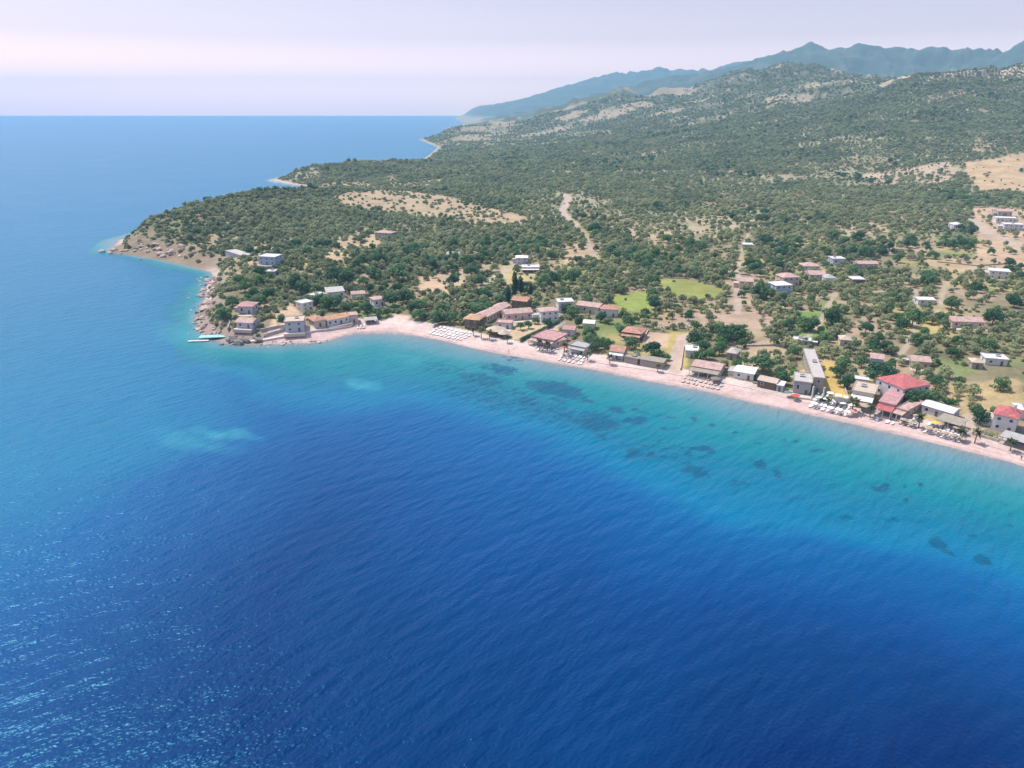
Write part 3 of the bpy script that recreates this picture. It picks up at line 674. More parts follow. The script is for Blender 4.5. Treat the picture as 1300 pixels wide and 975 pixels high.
DOORM = plain("door_paint", (0.16, 0.10, 0.07), 0.6, 0.2, 2)
TRIM = plain("trim_paint", (0.70, 0.68, 0.66), 0.7, 0.08, 2)
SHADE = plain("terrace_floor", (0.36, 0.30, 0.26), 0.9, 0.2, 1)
CONC0 = plain("yard_paving", (0.50, 0.42, 0.37), .9, .2, .7)
POST = plain("painted_post", (0.62, 0.58, 0.55), 0.7, 0.1, 2)
def box(V, Fc, x0, x1, y0, y1, z0, z1):
    i = len(V)
    V += [(x0, y0, z0), (x1, y0, z0), (x1, y1, z0), (x0, y1, z0), (x0, y0, z1), (x1, y0, z1), (x1, y1, z1), (x0, y1, z1)]
    Fc += [(i, i + 3, i + 2, i + 1), (i + 4, i + 5, i + 6, i + 7), (i, i + 1, i + 5, i + 4), (i + 1, i + 2, i + 6, i + 5), (i + 2, i + 3, i + 7, i + 6), (i + 3, i, i + 4, i + 7)]
FOOT = []                      # footprints, kept free of trees
def roof_geo(kind, w, d, h, rise, ov):
    V, Fc = [], []; x0, x1, y0, y1 = -ov, w + ov, -ov, d + ov; t = 0.16
    if kind == 'flat':
        box(V, Fc, x0, x1, y0, y1, h + .002, h + 0.22)
        for a in ((x0, x1, y0, y0 + .2), (x0, x1, y1 - .2, y1), (x0, x0 + .2, y0 + .203, y1 - .203), (x1 - .2, x1, y0 + .203, y1 - .203)): box(V, Fc, *a, h + 0.223, h + 0.5)
        return V, Fc
    if kind == 'shed':
        lo, hi = h + .003, h + rise
        V += [(x0, y0, lo), (x1, y0, lo), (x1, y1, hi), (x0, y1, hi), (x0, y0, lo + t), (x1, y0, lo + t), (x1, y1, hi + t), (x0, y1, hi + t)]
        Fc += [(0, 3, 2, 1), (4, 5, 6, 7), (0, 1, 5, 4), (1, 2, 6, 5), (2, 3, 7, 6), (3, 0, 4, 7)]; return V, Fc
    base = h + .003
    if kind == 'hip':
        m = min(w, d) / 2 + ov
        if w >= d: r0, r1 = (x0 + m, d / 2), (x1 - m, d / 2)
        else: r0, r1 = (w / 2, y0 + m), (w / 2, y1 - m)
    else:
        if kind == 'gable': r0, r1 = (x0, d / 2), (x1, d / 2)
        else: r0, r1 = (w / 2, y0), (w / 2, y1)          # 'gable_y'
    V += [(x0, y0, base), (x1, y0, base), (x1, y1, base), (x0, y1, base), (x0, y0, base + t), (x1, y0, base + t), (x1, y1, base + t), (x0, y1, base + t), (r0[0], r0[1], base + t + rise), (r1[0], r1[1], base + t + rise)]
    Fc += [(0, 3, 2, 1), (0, 1, 5, 4), (1, 2, 6, 5), (2, 3, 7, 6), (3, 0, 4, 7)]
    if kind == 'gable' or (kind == 'hip' and w >= d): Fc += [(4, 5, 9, 8), (5, 6, 9), (6, 7, 8, 9), (7, 4, 8)]
    else: Fc += [(4, 5, 8), (5, 6, 9, 8), (6, 7, 9), (7, 4, 8, 9)]
    return V, Fc
def frame_of(p1, p2):
    a = G(*p1); b = G(*p2); dx, dy = b[0] - a[0], b[1] - a[1]
    return a, math.hypot(dx, dy), math.atan2(dy, dx)
def house(name, label, cat, p1, p2, d, h, roof='flat', rc='grey', wc='white', rise=1.4, ov=0.35, storeys=1, porch=0, pc=None, chimney=False, group=None, win=True, arcade=False, solar=False):
    a, w, rz = frame_of(p1, p2); ca, sa = math.cos(rz), math.sin(rz)
    cs = [(a[0] + ca * x - sa * y, a[1] + sa * x + ca * y) for x, y in ((0, 0), (w, 0), (w, d), (0, d))]
    z = min(max(float(hgt(*c)), 0.3) for c in cs); zmax = max(float(hgt(*c)) for c in cs)
    z = 0.5 * z + 0.5 * zmax; FOOT.append((a[0], a[1], rz, w, d, porch))
    t = empty(name, (a[0], a[1], z), rz); tag(t, label, cat, group)
    V, Fc = [], []; box(V, Fc, 0, w, 0, d, -2.0, h)
    if roof in ('gable', 'gable_y'):
        i = len(V)
        if roof == 'gable': V += [(0.02, 0.02, h), (0.02, d - .02, h), (0.02, d / 2, h + rise * .96), (w - .02, 0.02, h), (w - .02, d - .02, h), (w - .02, d / 2, h + rise * .96)]
        else: V += [(0.02, 0.02, h), (w - .02, 0.02, h), (w / 2, .02, h + rise * .96), (0.02, d - .02, h), (w - .02, d - .02, h), (w / 2, d - .02, h + rise * .96)]
        Fc += [(i, i + 1, i + 2), (i + 3, i + 4, i + 5)]
    mesh_obj("wall", V, Fc, wallm(wc), t)
    V, Fc = roof_geo(roof, w, d, h, rise, ov); r = mesh_obj("roof", V, Fc, roofm(rc), t)
    if chimney:
        V, Fc = [], []; box(V, Fc, w * .7, w * .7 + .7, d * .6, d * .6 + .7, h + .3, h + rise + 1.1); mesh_obj("chimney", V, Fc, wallm(wc), r)
    if solar:
        V, Fc = [], []; box(V, Fc, w * .2, w * .2 + 2, d * .5, d * .5 + 1.4, h + .55, h + .95); box(V, Fc, w * .2, w * .2 + 1.8, d * .5 + 1.5, d * .5 + 2.1, h + .55, h + 1.2)
        mesh_obj("water_heater", V, Fc, wallm('grey'), r)
    hr_ = random.Random(label)
    if w > 7 and hr_.random() < .6 and not porch:
        ew, ed, eh = hr_.uniform(2.2, 3.6), d * hr_.uniform(.45, .75), min(h * .62, 2.9); V, Fc = [], []
        x0_ = w + .003 if hr_.random() < .5 else -ew - .003; box(V, Fc, x0_, x0_ + ew, d - ed, d - .3, -2, eh); e_ = mesh_obj("extension", V, Fc, wallm(wc), t)
        V, Fc = [], []; box(V, Fc, x0_ - (.25 if x0_ < 0 else -.01), x0_ + ew + (.25 if x0_ > 0 else -.01), d - ed - .25, d - .05, eh + .003, eh + .2); mesh_obj("roof", V, Fc, roofm(hr_.choice(['tan', 'concrete', rc])), e_)
    if w > 6 and hr_.random() < .65 and not porch:
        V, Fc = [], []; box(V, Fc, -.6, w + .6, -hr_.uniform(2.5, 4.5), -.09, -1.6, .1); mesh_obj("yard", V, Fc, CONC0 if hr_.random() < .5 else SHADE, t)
    if roof == 'flat' and not solar and hr_.random() < .4:
        V, Fc = [], []; q = w * hr_.uniform(.2, .6); box(V, Fc, q, q + 1.9, d * .5, d * .5 + 1.3, h + .5, h + .8); box(V, Fc, q + .1, q + 1.8, d * .5 + 1.35, d * .5 + 1.9, h + .5, h + 1.15); mesh_obj("water_heater", V, Fc, wallm('grey'), r)
    if win:
        n = max(1, int(w / 3.2)); sh = h / storeys
        wm = None; done = 0
        for s in range(storeys):
            for k in range(n):
                cx = w * (k + 0.5) / n; zb = s * sh + sh * 0.36; zt = s * sh + sh * 0.78
                if s == 0 and k == n // 2:
                    V, Fc = [], []; box(V, Fc, cx - .5, cx + .5, -.06, -.003, 0, min(2.1, sh * .82)); mesh_obj("door", V, Fc, DOORM, t); continue
                V, Fc = [], []; box(V, Fc, cx - .62, cx + .62, -.05, -.003, zb, zt)
                f = mesh_obj("window", V, Fc, TRIM, t)
                V, Fc = [], []; box(V, Fc, cx - .52, cx + .52, -.075, -.053, zb + .1, zt - .1); mesh_obj("pane", V, Fc, GLASS, f)
            for k in range(max(1, int(d / 4))):
                m = max(1, int(d / 4)); cy = d * (k + 0.5) / m; zb = s * sh + sh * 0.36; zt = s * sh + sh * 0.78
                for sx in (-1, 1):
                    xa, xb, xc = (-.05, -.003, -.075) if sx < 0 else (w + .003, w + .05, w + .053)
                    V, Fc = [], []; box(V, Fc, xa, xb, cy - .6, cy + .6, zb, zt); f = mesh_obj("window", V, Fc, TRIM, t)
                    V, Fc = [], []; box(V, Fc, xc, xc + .022, cy - .5, cy + .5, zb + .1, zt - .1); mesh_obj("pane", V, Fc, GLASS, f)
    if porch:
        ph = min(h - .25, 2.8)
        V, Fc = [], []; V += [(-.2, -porch, ph - .45), (w + .2, -porch, ph - .45), (w + .2, -.01, ph), (-.2, -.01, ph), (-.2, -porch, ph - .33), (w + .2, -porch, ph - .33), (w + .2, -.01, ph + .12), (-.2, -.01, ph + .12)]
        Fc += [(0, 3, 2, 1), (4, 5, 6, 7), (0, 1, 5, 4), (1, 2, 6, 5), (2, 3, 7, 6), (3, 0, 4, 7)]
        mesh_obj("awning", V, Fc, roofm(pc or rc), t)
        for k in range(max(2, int(w / 3.5)) + 1):
            m = max(2, int(w / 3.5)); cx = 0.1 + (w - .2) * k / m
            V, Fc = [], []; box(V, Fc, cx - .09, cx + .09, -porch + .1, -porch + .28, -1, ph - .455); mesh_obj("post", V, Fc, POST, t)
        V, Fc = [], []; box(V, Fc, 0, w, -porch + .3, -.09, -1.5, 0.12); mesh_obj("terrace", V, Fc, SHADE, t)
    return t
def canopy(name, label, cat, p1, p2, d, h, rc='reed', rise=0.5, group=None):
    a, w, rz = frame_of(p1, p2); z = max(float(hgt(a[0], a[1])), 0.3); FOOT.append((a[0], a[1], rz, w, d, 0))
    t = empty(name, (a[0], a[1], z), rz); tag(t, label, cat, group)
    V, Fc = roof_geo('shed', w, d, h, rise, 0.4); mesh_obj("roof", V, Fc, roofm(rc), t)
    nx = max(2, int(w / 4)) + 1; ny = max(2, int(d / 4)) + 1
    for i in range(nx):
        for j in range(ny):
            x = (w - .2) * i / (nx - 1) + .1; y = (d - .2) * j / (ny - 1) + .1
            if 0 < i < nx - 1 and 0 < j < ny - 1: continue
            V, Fc = [], []; box(V, Fc, x - .09, x + .09, y - .09, y + .09, -1.2, h + rise * (y / d) - .08); mesh_obj("post", V, Fc, POST, t)
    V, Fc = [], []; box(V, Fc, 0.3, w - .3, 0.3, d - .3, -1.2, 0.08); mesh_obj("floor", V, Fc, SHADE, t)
    V, Fc = [], []; box(V, Fc, 1, w - 1, d * .82, d * .82 + .6, 0.083, 1.1); mesh_obj("counter", V, Fc, wallm('wood'), t)
    return t

H = house
H('seaside_hotel', "two storey lavender house with a broad shiny red hipped roof and a pale left wall", "house", (1143, 513), (1177, 506.5), 13, 6.2, 'hip', 'red', 'lavender', 1.3, .3, 2)
H('long_shed', "long low shed with a pale grey pitched roof in front of leafy trees", "shed", (1169, 523), (1207, 535), 6.5, 3.0, 'gable', 'white', 'lavender', 1.0, .4)
canopy('reed_pergola', "reed roofed open pergola below the long pale grey shed", "pergola", (1188, 541), (1216, 550), 6, 2.8, 'reed')
H('white_house', "white two storey house with a bright red hipped roof by the beach road", "house", (1257, 545), (1287, 552), 9.5, 6.0, 'hip', 'red', 'white', 2.0, .4, 2, 0, None, True)
canopy('grey_canopy', "flat grey canopy beside the beach wall in front of the white house with red roof", "pergola", (1268, 563), (1301, 573), 6, 2.8, 'grey', 0.2)
H('white_annex', "white flat roofed annex at the edge behind the white red roofed house", "house", (1291, 532), (1312, 534), 7, 3.4, 'flat', 'white', 'white')
H('glazed_restaurant', "grey flat roofed beach restaurant with a glazed front beside the long narrow hall", "restaurant", (1006, 500), (1028, 502.5), 11, 5.2, 'flat', 'concrete', 'grey', storeys=1)
hall = H('narrow_hall', "long narrow hall with a pale flat roof running inland beside the golden field", "building", (1030, 499), (1043.5, 500), 38, 6.4, 'flat', 'concrete', 'stone', storeys=2)
H('white_awning_restaurant', "tan roofed beach restaurant with a wide white awning right of the golden field", "restaurant", (1080, 509), (1107, 514), 12, 4.2, 'flat', 'tan', 'cream', porch=5, pc='white')
H('red_roof_restaurant', "beach restaurant with long red tiled roofs next to the lavender hotel", "restaurant", (1114, 522), (1134, 527), 20, 3.8, 'gable', 'rose', 'pink', 1.1, .3, porch=5, pc='red')
H('pink_terrace', "low pale pink terrace building tucked against the lavender hotel wall", "restaurant", (1137, 528), (1149, 532), 14, 2.8, 'flat', 'pink', 'pink', porch=4)
H('garden_shed', "small cream flat roofed shed among bushes behind the white awning restaurant", "shed", (1085, 489), (1101, 491), 4, 2.6, 'flat', 'white', 'cream')
H('pink_cottage', "pink cottage with a blue grey lean to deep among the right hand olives", "house", (1104, 464), (1120, 466), 8, 3.4, 'gable', 'pink', 'blue', 1.2)
H('pale_box_house', "pale windowless looking flat house right of the sandy track", "house", (870, 454), (886, 455), 9, 3.2, 'flat', 'white', 'white')
H('long_beach_restaurant', "long pink terracotta roofed beach restaurant with a dark shaded front right of the sandy track", "restaurant", (878, 474), (913, 480), 9, 3.2, 'gable', 'pink', 'cream', 1.3, .4, porch=4, pc='reed')
H('stone_cottage', "small pale stone cottage between green trees behind the long pink beach restaurant", "house", (922, 456), (934, 458), 7, 3.2, 'hip', 'concrete', 'stone')
H('white_roof_hall', "low hall under a broad white roof left of the big dark spreading tree", "building", (931, 480), (956, 484), 9, 3.0, 'gable', 'white', 'white', 0.9)
H('tan_shack', "row of low tan roofed beach shacks below the big dark spreading tree", "hut", (961, 491), (984, 496), 6, 2.8, 'gable', 'tan', 'brown', 1.0)
H('blue_kiosk', "small pale blue roofed kiosk at the end of the tan beach shacks", "kiosk", (985, 496.5), (993, 498), 4, 2.6, 'shed', 'white', 'blue', 0.5)
H('flat_store', "small white flat roofed store left of the bright green field", "shed", (1007, 438), (1028, 440), 5, 2.6, 'flat', 'white', 'grey')
H('long_pink_villa', "long villa with pink tiled roof and white front beside the two green fields", "house", (762, 402), (784, 403), 8, 4.2, 'hip', 'terracotta', 'white', 1.5)
H('pink_row_house', "row house with weathered pink roof left of the long white fronted villa", "house", (731, 396), (760, 400), 9, 4.0, 'gable', 'pink', 'cream', 1.5)
H('porch_house', "terracotta hipped house with a dark porch right of the beach lawn", "house", (790, 430), (813, 433), 9, 3.6, 'hip', 'terracotta', 'brown', 2.0, .6, porch=3)
H('orange_beach_house', "little beach house with a rusty orange roof and a white arched porch", "house", (774, 455), (791, 457), 8, 3.4, 'gable', 'terracotta', 'white', 1.6, .4, porch=2.5, pc='white')
H('grey_beach_cafe', "flat grey and white beach cafe with a dark open front beside dense trees", "cafe", (723, 447), (743, 451), 7, 3.2, 'flat', 'grey', 'white', porch=2.5)
H('reed_hut', "low reed walled hut just right of the rusty orange beach house", "hut", (792, 460), (809, 463.5), 4, 2.5, 'flat', 'reed', 'stone', win=False)
H('reed_hut', "longer reed roofed hut on the beach in front of the round green tree", "hut", (812, 464), (841, 469), 6, 2.8, 'gable', 'reed', 'stone', 0.7, win=False)
H('red_white_house', "small white house with red roof panels behind the pink beach restaurant", "house", (714, 426), (729, 427), 7, 3.2, 'gable', 'rose', 'white', 1.2)
H('pale_cottage', "small pale cottage with a white gable behind the dense beach trees", "house", (740, 418), (754, 419), 6, 3.2, 'gable', 'white', 'cream', 1.2)
H('long_pink_hall', "long pink roofed hall running diagonally inland left of the rose complex", "building", (618, 411), (648, 395), 8, 3.6, 'gable', 'pink', 'cream', 1.3)
H('orange_villa', "two storey villa with a glowing orange hipped roof and slim columns by the beach palms", "house", (590, 417), (607, 418.5), 9, 5.2, 'hip', 'orange', 'brown', 1.3, .9, 2)
H('chalet', "dark brown walled chalet with an orange brown roof below the poplars", "house", (650, 391), (668, 393), 8, 4.6, 'gable', 'terracotta', 'wood', 1.5, .7, 2)
H('rose_complex', "sprawling house with patchy pink roofs and a shaded courtyard front", "house", (642, 408), (676, 405), 9, 3.8, 'gable', 'pink', 'pink', 1.6)
H('low_pink_house', "low white and pink house in front of the sprawling pink roofed house", "house", (630, 417), (649, 418), 6, 3.0, 'flat', 'pink', 'white')
H('white_apartments', "bright white apartment house with a pale pink roof and many windows", "house", (687, 409), (709, 407), 8, 5.6, 'hip', 'pink', 'white', 0.9, .3, 2)
H('white_cube_house', "tall white cube house behind a round dark tree", "house", (709, 398), (728, 397), 8, 6.2, 'flat', 'white', 'white', storeys=2, solar=True)
H('pink_restaurant', "wide pink and red flat roofed beach restaurant beside the long hedge", "restaurant", (675, 436), (703, 442), 14, 3.2, 'flat', 'rose', 'white', porch=3, pc='pink')
H('red_annex', "narrow red roofed annex on the right of the wide pink beach restaurant", "building", (704, 442), (719, 437), 5, 2.8, 'shed', 'rose', 'cream', 0.6)
H('boat_house', "cream flat roofed house standing in the sea wall at the west end of the beach", "house", (363, 425), (386.5, 424), 10, 5.4, 'flat', 'cream' if 'cream' in ROOFS else 'tan', 'lavender', storeys=2)
H('taverna', "orange hipped taverna right beside the cream house in the sea wall", "restaurant", (400, 417), (414, 416), 9, 3.4, 'hip', 'terracotta', 'cream', 1.5, .5)
H('long_taverna', "long orange roofed taverna with a row of dark windows above the sea wall", "restaurant", (416, 415.5), (444, 411.5), 8, 3.2, 'gable', 'orange', 'white', 1.4, .5)
H('pink_block', "pink flat roofed block at the right end of the long orange taverna", "building", (445, 411.5), (455, 411), 7, 4.2, 'flat', 'pink', 'pink', storeys=1)
H('terraced_house', "upper pale grey stepped house of the white terrace among dark trees", "house", (416, 379), (438, 379), 8, 4.0, 'shed', 'concrete', 'white', 1.2)
H('terraced_house', "middle white stepped house of the terrace left of the upper grey one", "house", (401, 385), (416, 383), 7, 4.0, 'flat', 'white', 'white')
H('terraced_house', "lowest white stepped house of the terrace nearest the cream sea wall house", "house", (385, 396), (398, 394), 7, 4.6, 'flat', 'white', 'white', storeys=2)
H('pink_lodge', "long low pink roofed lodge behind the white stepped terrace", "house", (447, 380), (464, 380), 7, 3.2, 'gable', 'pink', 'white', 1.2)
H('brown_gable_house', "small steep brown roofed gable house half hidden by trees above the tavernas", "house", (436, 393), (446, 393), 6, 3.4, 'gable_y', 'brown', 'brown', 2.0)
H('white_villa', "white villa with pale roof between dark trees above the quiet end of the beach", "house", (475, 390), (489, 388), 7, 4.2, 'hip', 'pink', 'white', 1.0)
canopy('beach_shelter', "low dark beach shelter at the quiet western end of the sand", "shelter", (464, 412), (479, 411), 5, 2.2, 'grey', 0.3)
H('hilltop_villa', "pink hipped villa with a yellow terrace wall above the rocky point", "house", (303, 398), (321, 399), 8, 4.2, 'hip', 'rose', 'lavender', 1.6, .9)
H('point_house', "low house with a broad faded pink roof on the rocky point above the jetty", "house", (301, 419), (321, 420), 8, 3.0, 'gable', 'pink', 'lavender', 1.4, .6)
H('cliff_shed', "flat white roofed shed at the cove end of the wooded headland", "shed", (287, 327), (308, 327), 8, 2.8, 'flat', 'concrete', 'lavender')
H('blue_villa', "blue walled two storey villa with a white flat roof on the headland slope", "house", (329, 336), (350, 339), 10, 5.4, 'flat', 'white', 'blue', storeys=2)
H('ridge_house', "pink roofed house with dark glass front by the stubble field on the ridge", "house", (476, 302), (497, 303), 9, 4.6, 'hip', 'pink', 'grey', 1.4, .4, 2)
H('lilac_house', "lilac house with rounded pale roof standing alone amid the central scrub", "house", (655, 336), (670, 336), 9, 4.8, 'hip', 'white', 'lavender', 1.2, .4, 2)
H('bungalow', "low white roofed bungalow with a dark veranda beside the lilac house", "house", (663, 346), (684, 346), 9, 3.4, 'flat', 'white', 'brown', porch=3)
H('field_house', "low grey roofed field house among scattered trees left of the central lane", "house", (567, 329), (583, 329), 9, 3.4, 'gable', 'grey', 'pink', 1.2)
H('grove_hut', "small white roofed hut alone in the middle of the wide olive grove", "hut", (943, 316), (955, 316), 7, 3.4, 'gable', 'white', 'grey', 0.8)
H('blue_grove_house', "pale blue house lying farthest back among the mid grove villas", "house", (1057, 336), (1072, 336), 9, 4.0, 'flat', 'white', 'blue')
H('pink_barn', "long low pink barn right of the pale blue house in the grove", "barn", (1089, 341), (1114, 341), 9, 3.2, 'gable', 'pink', 'pink', 1.4)
H('blue_white_villa', "white and blue two storey villa with columns in the middle grove hamlet", "house", (984, 375), (1004, 374), 10, 6.0, 'hip', 'white', 'blue', 1.2, .4, 2)
H('pink_roof_villa', "pink roofed villa directly behind the blue and white one", "house", (993, 364), (1014, 363), 10, 5.8, 'hip', 'pink', 'pink', 2.0, .4, 2)
H('rear_villa', "pale villa with pink hip roof at the back of the middle grove hamlet", "house", (1019, 347), (1040, 347), 10, 4.8, 'hip', 'pink', 'white', 1.8, .4, 2)
H('double_villa', "broad pink roofed double villa in front of the pale rear villa of the hamlet", "house", (1027, 358), (1047, 358), 10, 4.8, 'gable', 'pink', 'cream', 1.8, .4, 2)
H('grey_roof_villa', "villa with a grey hipped roof at the right end of the middle hamlet", "house", (1047, 361), (1061, 361), 9, 4.0, 'hip', 'grey', 'white', 1.6)
H('dark_front_house', "low house with dark shaded front standing apart right of the hamlet", "house", (1082, 363), (1097, 363), 9, 4.0, 'flat', 'white', 'brown')
H('ruddy_house', "tall pinkish house at the head of the pale straight lane", "house", (938, 367), (955, 368), 9, 5.0, 'gable', 'pink', 'pink', 1.6, .4, 2)
H('white_hill_villa', "white flat roofed villa on the right hand slope below the tan field", "house", (1255, 353), (1281, 355), 11, 4.8, 'flat', 'white', 'white', storeys=2)
H('long_white_shed', "long low white shed in the middle of the right hand grove", "shed", (1165, 387), (1186, 387), 7, 2.8, 'gable', 'white', 'white', 0.8)
H('long_pink_stable', "long pink tiled stable in the right hand grove", "stable", (1208, 416), (1248, 417), 9, 3.2, 'gable', 'pink', 'pink', 1.5)
H('tan_cottage', "little tan roofed cottage right of the bright green field", "house", (1066, 439), (1080, 440), 7, 3.0, 'hip', 'tan', 'cream', 1.2)
H('faded_farmhouse', "low farmhouse with faded pink roofs inland of the lavender hotel", "house", (1156, 467), (1180, 469), 8, 3.2, 'gable', 'pink', 'stone', 1.4)
H('white_greenhouse', "low white roofed shed near the right edge inland of the white house", "shed", (1250, 463), (1278, 465), 7, 2.8, 'flat', 'white', 'white')
H('tan_hut', "tiny tan hut left of the low white roofed shed near the right edge", "hut", (1233, 468), (1247, 469), 6, 2.8, 'hip', 'tan', 'stone', 1.0)
H('slope_house', "white house alone among trees left of the dirt road on the right slope", "house", (1210, 292), (1223, 292), 10, 4.6, 'hip', 'white', 'lavender', 1.6)
H('hamlet_house', "uppermost pinkish house of the hamlet at the right edge", "house", (1266, 275), (1284, 275), 12, 5.0, 'gable', 'pink', 'pink', 1.8)
H('hamlet_house', "white flat roofed house in the middle of the hamlet at the right edge", "house", (1264, 283), (1290, 284), 11, 4.6, 'flat', 'white', 'white')
H('hamlet_house', "lowest lilac house of the hamlet at the right edge by the dirt road", "house", (1274, 292), (1298, 293), 11, 5.0, 'flat', 'white', 'lavender', storeys=2)
H('clearing_hut', "small flat hut in the left headland clearing below the blue walled villa", "hut", (338, 350), (349, 351), 6, 2.8, 'flat', 'white', 'grey')

# the open columns under the sea end of the narrow hall
a, w, rz = frame_of((1030, 499), (1043.5, 500))
for k, (px, py) in enumerate(((1030, 509), (1043.8, 510))):
    q = G(px, py); V, Fc = [], []; box(V, Fc, -.25, .25, -.25, .25, -.6, 6.2)
    V2 = V; o = mesh_obj("concrete_pillar", V2, Fc, plain("raw_concrete", (0.55, 0.50, 0.47), .9, .15, 1), None); o.location = q
    tag(o, ["slim pale pillar left of the sea end of the narrow hall", "slim pale pillar right of the sea end of the narrow hall"][k], "pillar")
# round thatched hut
def thatched(px, R_, h, label):
    q = G(*px); t = empty("thatched_hut", q); tag(t, label, "hut"); FOOT.append((q[0] - R_, q[1] - R_, 0, 2 * R_, 2 * R_, 0))
    V, Fc = [], []; n = 20
    for r, z in ((R_ * 1.15, h), (R_ * .62, h + .9), (.1, h + 1.9)):
        for k in range(n): V.append((r * math.cos(2 * math.pi * k / n), r * math.sin(2 * math.pi * k / n), z))
    for i in range(2):
        for k in range(n): Fc.append((i * n + k, i * n + (k + 1) % n, (i + 1) * n + (k + 1) % n, (i + 1) * n + k))
    Fc.append(tuple(range(n - 1, -1, -1))); Fc.append(tuple(2 * n + k for k in range(n)))
    mesh_obj("roof", V, Fc, roofm('tan'), t)
    for k in range(8):
        V, Fc = [], []; c = (R_ * .95 * math.cos(k * .785), R_ * .95 * math.sin(k * .785)); tube(V, Fc, c + (-.6,), c + (h + .1,), .1, .1); mesh_obj("post", V, Fc, wallm('wood'), t)
    V, Fc = [], []; tube(V, Fc, (0, 0, -.6), (0, 0, 1.1), R_ * .45, R_ * .45, 14); mesh_obj("bar", V, Fc, wallm('wood'), t)
thatched((630, 424), 4.6, 2.6, "round thatched beach hut with a conical straw roof by the palms")
thatched((640, 428), 3.0, 2.3, "smaller round straw hut just right of the big thatched beach hut")

# ------------------------------------------------------------------ walls, hedges, jetty
def strip_wall(name, label, cat, pts_px, th, h, mat, zoff=0.0, part=None):
    P = [G(*p) for p in pts_px]; V, Fc = [], []; dense = []
    for a, b in zip(P[:-1], P[1:]):
        n = max(1, int(np.linalg.norm(b[:2] - a[:2]) / 2))
        for k in range(n): dense.append(a + (b - a) * k / n)
    dense.append(P[-1])
    for i, p in enumerate(dense):
        a = dense[max(i - 1, 0)]; b = dense[min(i + 1, len(dense) - 1)]; t = (b - a)[:2]; t = t / (np.linalg.norm(t) + 1e-9); nrm = np.array([-t[1], t[0]]) * th / 2
        z = float(hgt(p[0], p[1])); 
        for sgn, zz in ((-1, -1.2), (1, -1.2), (1, h), (-1, h)): V.append((p[0] + nrm[0] * sgn, p[1] + nrm[1] * sgn, max(z, 0) + zz + zoff))
        if i:
            o, q = 4 * (i - 1), 4 * i
            for k in range(4): Fc.append((o + k, o + (k + 1) % 4, q + (k + 1) % 4, q + k))
    Fc += [(0, 1, 2, 3), (len(V) - 1, len(V) - 2, len(V) - 3, len(V) - 4)]
    ob = mesh_obj(name, V, Fc, mat); tag(ob, label, cat); return ob
STONE = plain("dry_stone", (0.40, 0.33, 0.28), .9, .35, 1.2, .1); CONC = plain("weathered_concrete", (0.55, 0.47, 0.43), .9, .2, .6, .05)
strip_wall("sea_wall", "pale concrete sea wall below the tavernas at the west end of the beach", "wall", [(388, 424), (402, 421), (420, 419), (446, 414.5)], .8, .9, CONC)
strip_wall("sea_wall", "low concrete walk along the rocks from the cream house to the jetty point", "wall", [(292, 433.5), (320, 433), (340, 430.5), (362, 426.5)], 2.6, .35, CONC)
strip_wall("garden_wall", "upper terrace wall of dry stone left of the cream sea wall house", "wall", [(331, 421), (345, 418), (360, 415)], .7, 1.4, STONE)
strip_wall("garden_wall", "lower terrace wall of dry stone just above the concrete walk", "wall", [(336, 427), (348, 423.5), (361, 420)], .7, 1.3, STONE)
strip_wall("beach_wall", "low stone wall topped by shrubs right of the beach road", "wall", [(1234, 551.5), (1250, 556), (1267, 561)], .6, 1.0, STONE)
strip_wall("beach_kerb", "thin low kerb dividing the sand from the beach walk", "kerb", [(700, 450), (760, 461), (830, 471), (900, 483), (960, 495), (1020, 511), (1080, 524), (1130, 534)], .35, .22, CONC)
strip_wall("beach_kerb", "thin low kerb between sand and walk beyond the beach road", "kerb", [(1238, 562), (1262, 568), (1300, 579)], .35, .22, CONC)
for lab, pts in (("pale wall line between the tan plot and the porch house", [(816, 433), (823, 420)]), ("long low wall along the lower edge of the bright green field", [(944, 440), (985, 439), (1006, 441)]),
        ("low plot wall running inland right of the golden field", [(1076, 506), (1062, 462)]), ("stone wall beside the sandy track on its right", [(864, 470), (868, 440)]),
        ("pale wall along the upper edge of the gold green field", [(840, 353), (872, 354), (920, 366)]), ("low wall behind the row of tan beach shacks", [(956, 487), (990, 491)]),
        ("garden wall inland of the long pale grey shed", [(1180, 508), (1218, 516)]), ("rough wall crossing the right slope below the hamlet road", [(1190, 333), (1240, 338), (1290, 334)]), ("low wall above the rocky shore left of the point houses", [(285, 398), (292, 410), (290, 418)])):
    strip_wall("plot_wall", lab, "wall", pts, .4, .9, STONE)
def hedge(label, pts_px, wid, h, mat, dens=26, name="hedge"):
    P = [G(*p) for p in pts_px]; bl = []
    for a, b in zip(P[:-1], P[1:]):
        L = np.linalg.norm(b[:2] - a[:2]); n = max(1, int(L / (wid * .5)))
        for k in range(n + 1):
            p = a + (b - a) * k / n; bl.append((p[0], p[1], float(hgt(p[0], p[1])) + h * .5, wid * random.uniform(.5, .68)))
    V, Q = leaf_quads(bl, len(bl) * dens, .5, len(bl), .3, h / wid)
    o = bpy.data.objects.new(name, np_mesh(name, V, Q, [mat])); C.objects.link(o); tag(o, label, "hedge"); return o
hedge("long clipped dark hedge running diagonally inland beside the wide pink beach restaurant", [(661, 434), (690, 420), (711, 409)], 1.6, 1.8, DARK, 40)
hedge("green hedge filling the ground under the sea end of the narrow hall", [(1031, 505), (1044, 507)], 3, 2.4, DARK)
hedge("grey leafy shrubs along the stone beach wall right of the beach road", [(1240, 550), (1256, 555), (1268, 559)], 2.4, 2.0, OLIVE)
hedge("dark hedge line behind the sandy brown orchard right of the track", [(858, 420), (892, 420)], 4, 3.6, DARK)
hedge("dark hedge line left of the track top above the tan plot", [(820, 420), (842, 421)], 4, 3.6, DARK)
